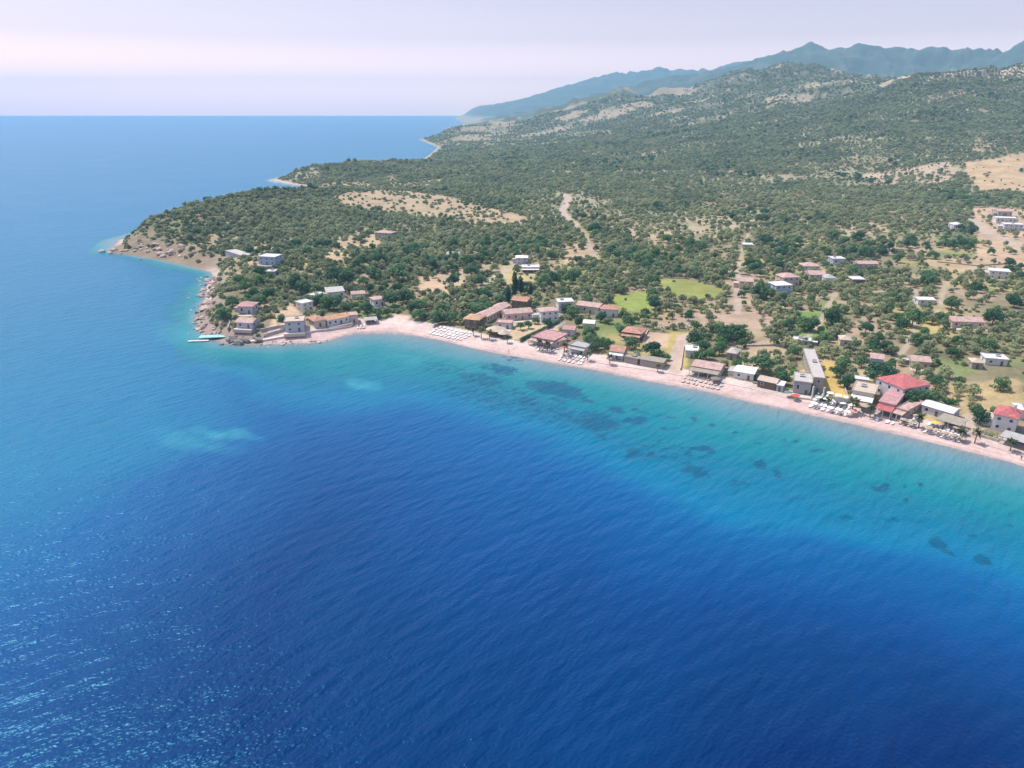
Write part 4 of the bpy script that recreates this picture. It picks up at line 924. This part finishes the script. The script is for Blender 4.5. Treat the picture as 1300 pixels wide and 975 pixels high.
hedge("tall dark row of trees along the far side of the gold green field", [(838, 382), (880, 384)], 4, 4, DARK)
hedge("dark windbreak below the dry grass strip on the left ridge", [(646, 292), (700, 289)], 7, 5, DARK)
# jetty on the rocky point
def jetty():
    q = G(272, 429); rz = math.radians(8); t = empty("jetty", (q[0], q[1], 0), rz); tag(t, "teal decked swimming jetty on dark piles at the rocky point", "jetty")
    V, Fc = [], []; box(V, Fc, -7, 6, -2.4, 2.4, 1.15, 1.4); mesh_obj("deck", V, Fc, plain("teal_paint", ROOFS['teal'], .7, .2, 1), t)
    for k in range(5):
        for s in (-2, 2):
            V, Fc = [], []; tube(V, Fc, (-6.5 + 3 * k, s, -3), (-6.5 + 3 * k, s, 1.147), .18, .18); mesh_obj("pile", V, Fc, wallm('brown'), t)
    for s in (-2.3, 2.3):
        V, Fc = [], []; tube(V, Fc, (-6.9, s, 2.2), (5.9, s, 2.2), .05, .05)
        for k in range(5): tube(V, Fc, (-6.9 + 3.2 * k, s, 1.4), (-6.9 + 3.2 * k, s, 2.2), .04, .04)
        mesh_obj("railing", V, Fc, POST, t)
    q = G0(252, 433.5); t = empty("pontoon", (q[0], q[1], 0), rz); tag(t, "narrow grey floating pontoon beyond the teal jetty", "pontoon")
    V, Fc = [], []; box(V, Fc, -5, 5, -.9, .9, .25, .5); mesh_obj("deck", V, Fc, CONC, t)
    for k in range(3):
        V, Fc = [], []; box(V, Fc, -4.6 + 3.6 * k, -2.8 + 3.6 * k, -.8, .8, -.5, .247); mesh_obj("float", V, Fc, wallm('grey'), t)
jetty()

# ------------------------------------------------------------------ rocks
def rock_mesh(k, mat):
    import bmesh
    bm = bmesh.new(); bmesh.ops.create_icosphere(bm, subdivisions=2, radius=1.0); r = np.random.default_rng(k)
    pl = r.normal(size=(9, 3)); pl /= np.linalg.norm(pl, axis=1)[:, None]; off = r.uniform(.55, .95, 9)
    for v in bm.verts:
        p = np.array(v.co)
        for n_, o_ in zip(pl, off):
            s = p @ n_ - o_
            if s > 0: p = p - n_ * s
        v.co = p * np.array([1.15, .9, .8])
    me = bpy.data.meshes.new("boulder"); bm.to_mesh(me); bm.free(); me.materials.append(mat); return me
RK = [rock_mesh(k, plain("rock_rosy", (0.44, 0.33, 0.28), .95, .4, 1.3, .15)) for k in range(4)]
RKD = [rock_mesh(k + 9, plain("rock_dark", (0.20, 0.18, 0.16), .95, .4, 1.3, .15)) for k in range(3)]
def rocks(line_px, n, spread, s0, s1, meshes, label, group):
    P = [G(*p) for p in line_px]; L = [np.linalg.norm((b - a)[:2]) for a, b in zip(P[:-1], P[1:])]
    for _ in range(n):
        k = random.choices(range(len(L)), L)[0]; p = P[k] + (P[k + 1] - P[k]) * random.random()
        x, y = p[0] + random.gauss(0, spread), p[1] + random.gauss(0, spread)
        s = random.uniform(s0, s1) * random.uniform(.6, 1.0); z = max(float(hgt(x, y)), -.6)
        o = bpy.data.objects.new("boulder", random.choice(meshes)); C.objects.link(o)
        o.location = (x, y, z + s * .15); o.scale = (s, s * random.uniform(.7, 1.2), s * random.uniform(.6, 1)); o.rotation_euler = (random.uniform(-.4, .4), random.uniform(-.4, .4), random.uniform(0, 6.3))
        tag(o, label, "boulder", group)
rocks([(268, 352), (264, 370), (259, 385), (256, 400), (261, 415), (268, 424)], 170, 4.5, .5, 2.1, RK + RKD[:2], "rosy boulder tumbled along the steep western shore of the rocky point", "boulders along the western shore of the point")
rocks([(292, 430), (312, 431), (330, 427)], 26, 2.5, .9, 3.2, RKD, "dark rock in the overgrown outcrop below the faded pink roofed house", "dark rocks of the outcrop by the jetty")
rocks([(290, 436), (330, 438), (375, 436.5), (415, 433)], 36, 2.2, .4, 1.5, RK, "low rosy rock awash along the waterline below the concrete walk", "rocks awash below the concrete walk")
rocks([(140, 321), (160, 318), (185, 314), (205, 316), (230, 326)], 40, 7, 1.2, 4.0, RK, "rough brown rock on the bare slope at the tip of the far headland", "rocks at the tip of the headland")

# ------------------------------------------------------------------ beach furniture
LM = plain("lounger_white", (0.66, 0.64, 0.63), .6, .05, 2); LG = plain("lounger_grey", (0.40, 0.36, 0.34), .7, .1, 2); LR = plain("lounger_tan", (0.55, 0.40, 0.30), .7, .1, 2)
def lounger_mesh(m):
    V, Fc = [], []; box(V, Fc, -.38, .38, -.95, .35, .28, .38)
    i = len(V); V += [(-.38, .36, .28), (.38, .36, .28), (.38, 1.0, .74), (-.38, 1.0, .74), (-.38, .36, .38), (.38, .36, .38), (.38, .95, .82), (-.38, .95, .82)]
    Fc += [(i, i + 3, i + 2, i + 1), (i + 4, i + 5, i + 6, i + 7), (i, i + 1, i + 5, i + 4), (i + 1, i + 2, i + 6, i + 5), (i + 2, i + 3, i + 7, i + 6), (i + 3, i, i + 4, i + 7)]
    for x in (-.34, .27):
        for y in (-.9, .25): box(V, Fc, x, x + .07, y, y + .07, -.1, .277)
    return list_mesh("sun_lounger", V, Fc, [m])
LMESH = {'w': lounger_mesh(LM), 'g': lounger_mesh(LG), 't': lounger_mesh(LR)}
def parasol_mesh(R_, h, rise, n=14):
    V, Fc = [], []; V.append((0, 0, h + rise))
    for k in range(n): V.append((R_ * .55 * math.cos(2 * math.pi * k / n), R_ * .55 * math.sin(2 * math.pi * k / n), h + rise * .55))
    for k in range(n): V.append((R_ * math.cos(2 * math.pi * k / n), R_ * math.sin(2 * math.pi * k / n), h))
    for k in range(n):
        j = (k + 1) % n; Fc.append((0, 1 + k, 1 + j)); Fc.append((1 + k, 1 + n + k, 1 + n + j, 1 + j))
    return V, Fc
def parasol(px, label, col, R_=1.5, h=2.1, name="parasol", group=None):
    q = G(*px); t = empty(name, q); tag(t, label, "parasol", group)
    V, Fc = parasol_mesh(R_, h, .55); mesh_obj("canopy", V, Fc, plain("canvas_%.2f_%.2f" % col[:2], col, .85, .15, 2), t)
    V, Fc = [], []; tube(V, Fc, (0, 0, -.3), (0, 0, h + .5), .05, .05); mesh_obj("pole", V, Fc, POST, t); return t
def shore_dir(x, y):
    e = 3.0; g = np.array([float(sdist(x + e, y) - sdist(x - e, y)), float(sdist(x, y + e) - sdist(x, y - e))]); return g / (np.linalg.norm(g) + 1e-9)
def lounger_rows(p1, p2, rows, n, rowgap, kinds, label, group, drop=0.12, para=None):
    a = G(*p1); b = G(*p2)
    for k in range(n):
        base = a + (b - a) * (k + 0.5) / n; g = shore_dir(base[0], base[1]); pair = (k % 2 - .5) * -.5
        t = (b - a)[:2] / np.linalg.norm((b - a)[:2])
        for r in range(rows):
            if random.random() < drop: continue
            x, y = base[0] + g[0] * rowgap * r + t[0] * pair + random.gauss(0, .15), base[1] + g[1] * rowgap * r + t[1] * pair + random.gauss(0, .15)
            o = bpy.data.objects.new("sun_lounger", LMESH[random.choice(kinds)]); C.objects.link(o); o.location = (x, y, float(hgt(x, y)) + .02)
            o.rotation_euler = (0, 0, math.atan2(g[1], g[0]) - math.pi / 2 + random.gauss(0, .12)); tag(o, label, "sun lounger", group)
            if para and k % 4 == 1 and r % 2 == 0:
                o2 = empty("parasol", (x + t[0] * .9, y + t[1] * .9, float(hgt(x, y)))); tag(o2, para[0], "parasol", para[2])
                for nm, me in (("canopy", para[3]), ("pole", para[4])): q = bpy.data.objects.new(nm, me); C.objects.link(q); q.parent = o2
def para_meshes(nm, col, R_=1.35):
    V, Fc = parasol_mesh(R_, 2.0, .5); a = list_mesh("canopy", V, Fc, [plain(nm, col, .85, .2, 2)]); V, Fc = [], []; tube(V, Fc, (0, 0, -.3), (0, 0, 2.45), .05, .05); return a, list_mesh("pole", V, Fc, [POST])
PB = para_meshes("parasol_straw", (0.34, 0.26, 0.18)); PW = para_meshes("parasol_white", (0.74, 0.70, 0.68))
lounger_rows((1172, 548), (1218, 561), 3, 18, 3.2, 'w', "white sun lounger in the rows below the reed pergola", "loungers below the reed pergola", .12, ("straw parasol between the loungers below the reed pergola", 0, "straw parasols below the reed pergola") + PB)
lounger_rows((1140, 537), (1162, 543), 3, 8, 3.0, 'wg', "sun lounger scattered in front of the red roofed restaurant and pink terrace", "loungers before the pink terrace", .25, ("straw parasol before the pink terrace building", 0, "straw parasols before the pink terrace") + PB)
lounger_rows((1026, 516), (1074, 528), 5, 18, 3.0, 'w', "white sun lounger in the packed rows before the narrow hall and the golden field", "loungers before the narrow hall", .18, ("pale parasol over the packed loungers before the narrow hall", 0, "pale parasols before the narrow hall") + PW)
lounger_rows((1110, 533), (1136, 539), 1, 8, 3.0, 'w', "white sun lounger in the short front row below the red roofed restaurant", "loungers below the red roofed restaurant", .2)
lounger_rows((864, 484), (914, 495), 3, 16, 3.4, 'gt', "grey brown sun lounger in the neat rows before the long pink terracotta restaurant", "loungers before the long pink restaurant", .1)
lounger_rows((706, 456), (739, 463), 4, 10, 3.2, 'gw', "sun lounger in the neat rows before the grey and white beach cafe", "loungers before the grey beach cafe", .1)
lounger_rows((543, 423), (586, 432), 4, 17, 3.0, 'w', "white sun lounger on the sand left of the orange villa and palms", "loungers left of the orange villa", .15)
lounger_rows((672, 443), (700, 449), 2, 7, 3.2, 'w', "white sun lounger in front of the wide pink beach restaurant", "loungers before the pink restaurant", .3)
lounger_rows((452, 417), (464, 416.5), 2, 6, 3.0, 'tw', "tan sun lounger at the quiet western end of the beach", "loungers at the western beach end", .2)
parasol((1065, 514), "dark broad parasol beside the golden field", (0.10, 0.11, 0.10), 2.6, 2.3)
parasol((1098, 521), "wide brown straw parasol in front of the white awning", (0.32, 0.25, 0.18), 2.8, 2.3)
parasol((1009, 508), "bright red parasol on the sand before the glazed grey restaurant", (0.55, 0.07, 0.05), 1.7)
parasol((717, 446), "red parasol beside the palm left of the grey beach cafe", (0.55, 0.09, 0.06), 1.6)
parasol((1186, 543), "yellow parasol at the left end of the reed pergola", (0.68, 0.42, 0.08), 1.6)
parasol((908, 486), "dark straw parasol behind the neat brown loungers", (0.16, 0.15, 0.13), 2.2)
parasol((1081, 528), "small rosy parasol at the sand edge near the wide fan palm", (0.55, 0.22, 0.18), 1.4)
parasol((1000, 504), "green shade sail parasol left of the bright red one", (0.10, 0.18, 0.12), 1.6)

# palms along the beach
for (u, v), s, lab in [((1081, 524), 1.25, "wide fan palm with a heavy pale crown before the white awning restaurant"), ((1104, 530), .95, "slender palm between the white awning and the red roofed restaurant"),
        ((1166, 543), 1.0, "palm at the left end of the rows below the reed pergola"), ((1218, 559), .9, "palm on the sand just left of the beach road mouth"), ((1237, 563), .9, "palm just right of the beach road mouth"),
        ((1282, 573), .9, "lone palm on the beach walk in front of the flat grey canopy"), ((611, 429.5), 1.0, "middle palm of the three near the orange villa"), ((621.5, 431.5), 1.0, "palm in front of the big thatched beach hut"),
        ((601, 426.5), .9, "palm closest to the orange villa"), ((644, 435.5), .8, "short palm at the foot of the long diagonal hedge"), ((685, 445), 1.0, "left palm of the pair before the wide pink beach restaurant"),
        ((695, 447), 1.1, "right palm of the pair before the wide pink beach restaurant"), ((716, 451.5), 1.1, "palm beside the red parasol by the grey cafe"), ((746, 458), .9, "palm right of the neat rows before the grey cafe"),
        ((774, 463), .9, "palm in front of the rusty orange beach house"), ((835, 472), .8, "low palm in front of the longer reed roofed hut"), ((1050, 516), .8, "small palm among the packed loungers at the golden field")]:
    q = G(u, v); plant('palm_tree', q[0], q[1], s, lab, None, 'palm')

# ------------------------------------------------------------------ people on the sand
SKIN = plain("skin", (0.45, 0.27, 0.19), .6, .1, 3)
def person(px, label, shirt, rz):
    q = G(*px); t = empty("person", q, rz); tag(t, label, "person")
    me = bpy.data.meshes.new("body")
    P = [(0, 0, .95), (0, 0, 1.2), (0, 0, 1.42), (0, 0, 1.52), (0, .02, 1.66), (.2, 0, 1.4), (.26, .03, 1.12), (.25, -.1, .88), (-.2, 0, 1.4), (-.26, .03, 1.12), (-.25, -.1, .88), (.1, 0, .88), (.11, -.06, .47), (.12, .02, .06), (.12, -.14, .03), (-.1, 0, .88), (-.11, .08, .48), (-.12, .14, .06), (-.12, 0, .03)]
    E_ = [(0, 1), (1, 2), (2, 3), (3, 4), (2, 5), (5, 6), (6, 7), (2, 8), (8, 9), (9, 10), (0, 11), (11, 12), (12, 13), (13, 14), (0, 15), (15, 16), (16, 17), (17, 18)]
    Rr = [.15, .14, .15, .06, .11, .07, .05, .04, .07, .05, .04, .1, .07, .05, .04, .1, .07, .05, .04]
    me.from_pydata(P, E_, []); o = bpy.data.objects.new("body", me); C.objects.link(o); o.parent = t; me.materials.append(SKIN)
    m = o.modifiers.new("skin", 'SKIN'); 
    for sv, r in zip(me.skin_vertices[0].data, Rr): sv.radius = (r, r)
    me.skin_vertices[0].data[0].use_root = True; o.modifiers.new("sub", 'SUBSURF').levels = 1
    V, Fc = [], []; n = 12
    for z, rx, ry in ((.78, .21, .17), (.95, .205, .17), (1.2, .19, .155), (1.42, .2, .14), (1.5, .1, .08)):
        for k in range(n): V.append((rx * math.cos(2 * math.pi * k / n), ry * math.sin(2 * math.pi * k / n), z))
    for i in range(4):
        for k in range(n): Fc.append((i * n + k, i * n + (k + 1) % n, (i + 1) * n + (k + 1) % n, (i + 1) * n + k))
    mesh_obj("clothing", V, Fc, plain("cloth_%.2f" % shirt[0], shirt, .8, .1, 3), t, smooth=True)
    V, Fc = [], []; tube(V, Fc, (0, .03, 1.64), (0, .03, 1.79), .125, .07, 10); mesh_obj("hair", V, Fc, plain("dark_hair", (.03, .02, .015), .6), t)
person((646, 448), "person in pale clothes walking on the open sand near the diagonal hedge", (0.62, 0.50, 0.46), 1.0)
person((1296, 584), "person in dark swimwear near the water at the right edge of the sand", (0.06, 0.06, 0.08), 2.0)

# ------------------------------------------------------------------ trees: picked ones, groves, scrub
def on_foot(x, y, m=1.2, front=2.5):
    r = np.zeros(np.shape(x), bool)
    for ax, ay, rz, w, d, po in FOOT:
        c, s = math.cos(rz), math.sin(rz); lx = (x - ax) * c + (y - ay) * s; ly = -(x - ax) * s + (y - ay) * c
        r |= (lx > -m) & (lx < w + m) & (ly > -m - front - po) & (ly < d + m)
    return r
BROAD = [(971, 474, 31), (1058, 415, 24), (1023, 421, 22), (1031, 422, 20), (1006, 456, 18), (995, 490, 18), (1129, 449, 18), (1117, 488, 30), (1128, 487, 22), (1072, 474, 24), (1095, 468, 16), (937, 433, 24), (920, 436, 22), (1048, 440, 18),
         (1161, 417, 24), (1146, 422, 18), (1195, 412, 16), (1263, 415, 20), (1158, 517, 20), (1168, 514, 20), (1186, 515, 18), (1246, 541, 18), (1243, 530, 14), (1075, 494, 18), (1064, 480, 18), (611, 402, 20), (621, 398, 18), (571, 412, 18),
         (726, 361, 24), (691, 370, 26), (700, 366, 22), (720, 400, 16), (714, 376, 12), (769, 381, 12), (798, 416, 18), (828, 456, 26), (836, 458, 16), (757, 447, 20), (748, 442, 20), (772, 444, 16), (765, 441, 14), (803, 445, 20), (748, 430, 16), (735, 416, 14),
         (680, 412, 12), (695, 416, 14), (891, 460, 22), (882, 440, 20), (914, 452, 18), (929, 432, 20), (846, 458, 12), (283, 411, 20), (294, 391, 16), (340, 380, 18), (374, 372, 24), (386, 375, 20), (417, 395, 24), (405, 391, 18), (428, 393, 16),
         (466, 403, 20), (498, 390, 22), (512, 385, 20), (531, 407, 18), (552, 414, 18), (561, 412, 16), (506, 358, 28), (441, 363, 24), (423, 360, 20), (475, 357, 20), (460, 340, 20), (481, 337, 18), (358, 413, 14), (598, 352, 20), (611, 363, 18), (575, 365, 18),
         (1018, 346, 12), (965, 380, 24), (975, 381, 18), (1290, 392, 18), (1210, 395, 20), (1100, 425, 18), (1135, 385, 16), (480, 405, 16), (492, 402, 14), (310, 372, 16), (326, 392, 16), (1180, 365, 18), (1178, 360, 16), (700, 330, 16), (757, 295, 14), (1090, 310, 16), (1060, 305, 14), (1100, 330, 16)]
BRI = [(1208, 518, 14), (661, 420, 13), (671, 418, 12), (517, 384, 18), (1018, 440, 12), (916, 441, 14), (936, 470, 16), (946, 465, 12), (899, 432, 12), (1190, 531, 13), (600, 406, 12), (884, 475, 10), (960, 484, 10), (690, 404, 12), (1045, 512, 8)]
LAND = [(f[0], f[1]) for f in FOOT]
NAMEDB = [(o.location.x, o.location.y, o["label"]) for o in C.objects if o.type == 'EMPTY' and o.get("category") in ("house", "restaurant", "building", "shed", "hut", "cafe", "barn", "stable")]
_bx = np.array([b[0] for b in NAMEDB]); _by = np.array([b[1] for b in NAMEDB])
SHORT = {}
for _, _, lab in NAMEDB:
    w_ = lab.split(); SHORT[lab] = " ".join(w_[:7]) if len(w_) > 7 else lab
    for stop in (" with", " and", " of", " the", " in", " at", " a", " an", " by", " to", " right", " left", " under", " beside", " next", " among", " behind", " along", " between", " below", " above", " from", " on", " running", " long"):
        while SHORT[lab].endswith(stop): SHORT[lab] = SHORT[lab][:-len(stop)]
def near_label(x, y):
    k = int(np.argmin((_bx - x) ** 2 + (_by - y) ** 2)); return SHORT[NAMEDB[k][2]]
EXTRA = []       # crowns already placed
for lst, kind, txt, unit in ((BROAD, 'broadleaf_tree', "dark round broadleaf tree", 9.2), (BRI, 'fresh_green_tree', "fresh bright green tree", 6.8)):
    for u, v, wpx in lst:
        q = G(u, v); dist = math.sqrt(q[0] ** 2 + q[1] ** 2 + CAMH ** 2); wid = wpx * dist / F * 0.95
        q[1] += wid * 0.25
        if on_foot(q[0], q[1], 0.5, 0.5): q[0] += 3; q[1] += 2
        if u == 971: lab, grp = "very large dark spreading tree on the sandy plot behind the beach shacks", None
        else: lab = txt + " near the " + near_label(q[0], q[1]); grp = "trees: " + lab
        plant(kind, q[0], q[1], wid / unit, lab, grp, sz=(0.78 if u == 971 else None)); EXTRA.append((q[0], q[1], wid / 2))
for u, v, s, lab in [(645, 384, 1.0, "front left poplar of the tall group behind the chalet"), (654, 376, 1.2, "tallest poplar of the group behind the chalet"), (661, 374, 1.05, "right hand poplar of the tall group behind the chalet"), (674, 374, .7, "short slim poplar standing right of the tall group"), (572, 331, .7, "lone slim poplar by the grey roofed field house")]:
    q = G(u, v); plant('poplar_tree', q[0], q[1], s, lab, None, 'poplar'); EXTRA.append((q[0], q[1], 2))

def in_view(x, y, m=0.06):
    a = np.abs(x) / np.maximum(y * math.cos(PITCH) + 40, 1); return a < 0.722 + m
def field_clear(x, y):
    k = np.zeros(x.shape)
    for poly, _, c in FIELDS:
        k = np.where(inside(x, y, poly), np.maximum(k, c), k)
    for poly, w, _ in ROADS:
        k = np.where(seg_dist(x, y, poly) < w / 2 + 1.6, 1.0, k)
    return k
def free(x, y, m):
    r = ~on_foot(x, y, m)
    for ex, ey, er in EXTRA: r &= (x - ex) ** 2 + (y - ey) ** 2 > (er * .85 + 0.8) ** 2
    return r
# plots of the groves, each with its own rows
g2 = np.random.default_rng(21)
sx, sy = np.meshgrid(np.arange(-420, 1700, 82.0), np.arange(190, 1900, 82.0), indexing='ij')
seeds = np.stack([sx.ravel(), sy.ravel()], 1) + g2.uniform(-34, 34, (sx.size, 2))
ok = (sdist(seeds[:, 0], seeds[:, 1]) > -20) & in_view(seeds[:, 0], seeds[:, 1], .2)
ol, cand_kind = [], []
_cell = lambda p: np.argmin((p[:, None, 0] - seeds[None, :, 0]) ** 2 + (p[:, None, 1] - seeds[None, :, 1]) ** 2, 1)
for i in np.where(ok)[0]:
    ang = g2.uniform(0, math.pi); sp = g2.uniform(5.2, 7.2); sp2 = sp * g2.uniform(.9, 1.25)
    typ = g2.choice(4, p=[.46, .26, .18, .10]); jit = [.5, .8, 2.4, .6][typ]; dens = [.95, .6, .85, .25][typ]
    a_, b_ = np.meshgrid(np.arange(-90, 90, sp), np.arange(-90, 90, sp2)); a_ = a_.ravel() + g2.normal(0, jit, a_.size); b_ = b_.ravel() + g2.normal(0, jit, b_.size)
    p = seeds[i] + np.stack([a_ * math.cos(ang) - b_ * math.sin(ang), a_ * math.sin(ang) + b_ * math.cos(ang)], 1)
    p = p[(g2.random(len(p)) < dens) & in_view(p[:, 0], p[:, 1])]
    if not len(p): continue
    p = p[_cell(p) == i]
    if len(p): ol.append(np.concatenate([p, np.full((len(p), 1), typ)], 1))
ol = np.concatenate(ol)
x, y = ol[:, 0], ol[:, 1]; sd_ = sdist(x, y)
near_beach = sstep(18, 45, sd_)
patch = fbm(x, y, 45, 3)
prob = np.where(sd_ > 19, 0.35 + 0.65 * near_beach, 0) * (1 - field_clear(x, y)) * sstep(.24, .36, patch + .08)
west = (x < -130) & (y < 1050)
prob = np.where(west & (sd_ < 12), 0, prob)
keep = (g2.random(len(x)) < prob) & free(x, y, 1.5)
ol = ol[keep]
# headland and hill scrub
def scatter(x0, x1, y0, y1, sp, fn, seed):
    r = np.random.default_rng(seed); a, b = np.meshgrid(np.arange(x0, x1, sp), np.arange(y0, y1, sp)); a = a.ravel() + r.uniform(-.5, .5, a.size) * sp; b = b.ravel() + r.uniform(-.5, .5, b.size) * sp
    k = in_view(a, b) & (sdist(a, b) > 5); a, b = a[k], b[k]
    k = r.random(len(a)) < fn(a, b); return np.stack([a[k], b[k]], 1)
sc1 = scatter(-480, 60, 330, 1250, 3.3, lambda a, b: np.where((sdist(a, b) > np.where(a > -128, 20, 6.5)) & free(a, b, .8), (.25 + .75 * sstep(.40, .55, fbm(a, b, 26, 3))) * (1 - .9 * field_clear(a, b)) * sstep(60, -60, a + 0.0 * b) , 0), 5)
tipd = seg_dist(sc1[:, 0], sc1[:, 1], [G0(150, 318), G0(200, 318, 4), G0(240, 330, 4)])
sc1 = sc1[(g2.random(len(sc1)) < sstep(12, 42, tipd) + .08)]
sc2 = scatter(-60, 900, 230, 1500, 6.0, lambda a, b: np.where((sdist(a, b) > 18) & free(a, b, .6), .75 * sstep(.36, .56, fbm(a + 90, b, 30, 3)) * (1 - .92 * field_clear(a, b)), 0), 6)
sc3 = scatter(-420, 2000, 1250, 2860, 7.5, lambda a, b: np.where(sdist(a, b) > 14, (1 - .8 * sstep(.56, .64, fbm(a, b * 1.5, 130, 5))) * (.42 + .5 * sstep(.36, .55, fbm(a, b, 60, 4) + .25 * (fbm(a, b, 15, 2) - .5))) * (1 - .93 * field_clear(a, b)), 0), 7)
vil = scatter(-200, 420, 215, 600, 9, lambda a, b: np.where((sdist(a, b) > 19) & free(a, b, 1.6), .6 * sstep(.38, .58, fbm(a - 40, b, 38, 3)) * (1 - .95 * field_clear(a, b)), 0), 8)
wood = scatter(-300, 1500, 420, 1900, 13, lambda a, b: np.where((sdist(a, b) > 25) & free(a, b, 2.2), sstep(.60, .70, fbm(a + 400, b - 100, 85, 4)) * .8 * (1 - .95 * field_clear(a, b)), 0), 9)

# nearest olives one by one
dcam = np.hypot(ol[:, 0], ol[:, 1]); od = np.argsort(dcam); ol = ol[od]
vis = np.abs(ol[:, 0]) < 0.722 * (ol[:, 1] * math.cos(PITCH) + CAMH * math.sin(PITCH))
pick = np.zeros(len(ol), bool); pick[np.where(vis)[0][:295]] = True
for px, py, ty in ol[pick]:
    if ty == 3: continue
    lab = "grey green olive tree near the " + near_label(px, py)
    plant('olive_tree', px, py, random.uniform(.62, 1.3), lab, "olives: " + lab)
rest = ol[~pick]
vd = np.hypot(vil[:, 0], vil[:, 1]); vil = vil[np.argsort(vd)]
for k, (px, py) in enumerate(vil[:150]):
    kind, txt = [('broadleaf_tree', "dark round broadleaf tree"), ('fresh_green_tree', "fresh bright green tree"), ('dry_tree', "pale dry thinly leaved tree")][[0, 1, 2, 0, 1][k % 5]]
    lab = txt + " near the " + near_label(px, py); plant(kind, px, py, random.uniform(.5, .85), lab, "trees: " + lab)

def geo_scatter(name, pts, srcs, s0, s1, seed, z=0.0):
    """one object: many plants on points (copies of real plant meshes, turned and scaled)"""
    r = np.random.default_rng(seed); n = len(pts)
    me = bpy.data.meshes.new(name); V = np.stack([pts[:, 0], pts[:, 1], hgt(pts[:, 0], pts[:, 1]) + z], 1)
    me.vertices.add(n); me.vertices.foreach_set("co", V.astype(np.float32).ravel())
    for nm, arr, ty in (("plant_scale", np.stack([r.uniform(s0, s1, n)] * 3, 1) * r.uniform(.8, 1.2, (n, 3)), 'FLOAT_VECTOR'), ("plant_turn", r.uniform(0, 6.28, n), 'FLOAT'), ("plant_pick", r.integers(0, len(srcs), n), 'INT')):
        at = me.attributes.new(nm, ty, 'POINT'); at.data.foreach_set("vector" if ty == 'FLOAT_VECTOR' else "value", np.asarray(arr, np.int32 if ty == 'INT' else np.float32).ravel())
    o = bpy.data.objects.new(name, me); C.objects.link(o); tag(o, kind='stuff')
    ng = bpy.data.node_groups.new(name + "_nodes", 'GeometryNodeTree')
    ng.interface.new_socket("Geometry", in_out='INPUT', socket_type='NodeSocketGeometry'); ng.interface.new_socket("Geometry", in_out='OUTPUT', socket_type='NodeSocketGeometry')
    gi = ng.nodes.new("NodeGroupInput"); go = ng.nodes.new("NodeGroupOutput"); ip = ng.nodes.new("GeometryNodeInstanceOnPoints"); jn = ng.nodes.new("GeometryNodeJoinGeometry")
    for s in reversed(srcs):
        oi = ng.nodes.new("GeometryNodeObjectInfo"); oi.inputs["Object"].default_value = s; oi.inputs["As Instance"].default_value = False; oi.transform_space = 'ORIGINAL'
        gti = ng.nodes.new("GeometryNodeGeometryToInstance"); ng.links.new(oi.outputs["Geometry"], gti.inputs[0]); ng.links.new(gti.outputs[0], jn.inputs[0])
    def named(nm, ty):
        q = ng.nodes.new("GeometryNodeInputNamedAttribute"); q.data_type = ty; q.inputs["Name"].default_value = nm; return q.outputs[0]
    cx = ng.nodes.new("ShaderNodeCombineXYZ"); ng.links.new(named("plant_turn", 'FLOAT'), cx.inputs[2])
    e2r = ng.nodes.new("FunctionNodeEulerToRotation"); ng.links.new(cx.outputs[0], e2r.inputs[0])
    ng.links.new(gi.outputs[0], ip.inputs["Points"]); ng.links.new(jn.outputs[0], ip.inputs["Instance"])
    ip.inputs["Pick Instance"].default_value = True; ng.links.new(named("plant_pick", 'INT'), ip.inputs["Instance Index"])
    ng.links.new(e2r.outputs[0], ip.inputs["Rotation"]); ng.links.new(named("plant_scale", 'FLOAT_VECTOR'), ip.inputs["Scale"])
    ng.links.new(ip.outputs[0], go.inputs[0])
    o.modifiers.new("plants", 'NODES').node_group = ng
    return o
def first_crowns(kind):
    seen = {}
    for o in C.objects:
        if o.parent and o.parent.name.split('.')[0] == kind and o.name.split('.')[0] == 'crown': seen.setdefault(o.data.name, o)
    return list(seen.values())
oc = first_crowns('olive_tree'); bc = first_crowns('broadleaf_tree')
bushes = []
bp = sc1[np.argsort(np.hypot(sc1[:, 0], sc1[:, 1]))]
bvis = np.abs(bp[:, 0]) < 0.72 * (bp[:, 1] * math.cos(PITCH) + CAMH * math.sin(PITCH))
first = np.where(bvis)[0][:280]; bpick = np.zeros(len(bp), bool); bpick[first] = True
for k, (px, py) in enumerate(bp[bpick]):
    o = bpy.data.objects.new("scrub_bush", BUSH[k % 3]); C.objects.link(o); s = random.uniform(.7, 1.5); o.location = (px, py, float(hgt(px, py)) - .1); o.scale = (s, s, s); o.rotation_euler = (0, 0, random.uniform(0, 6))
    lab = "low dull green scrub bush near the " + near_label(px, py); tag(o, lab, "bush", "bushes: " + lab)
    if k < 3: bushes.append(o)
geo_scatter("olive_grove", rest[:, :2], oc, .62, 1.35, 1)
geo_scatter("headland_scrub", bp[~bpick], bushes, .8, 1.7, 2, -.1)
geo_scatter("grove_undergrowth", sc2, bushes, .45, 1.0, 3, -.1)
geo_scatter("hillside_scrub", sc3, bushes + oc[:1], 1.0, 2.0, 4, -.15)
geo_scatter("mixed_woodland", np.concatenate([vil[150:], wood]), bc, .5, .95, 5)
print("COUNTS olives", len(ol), "scrub", len(sc1), len(sc2), len(sc3), "vil", len(vil), "wood", len(wood), "objects", len(C.objects))
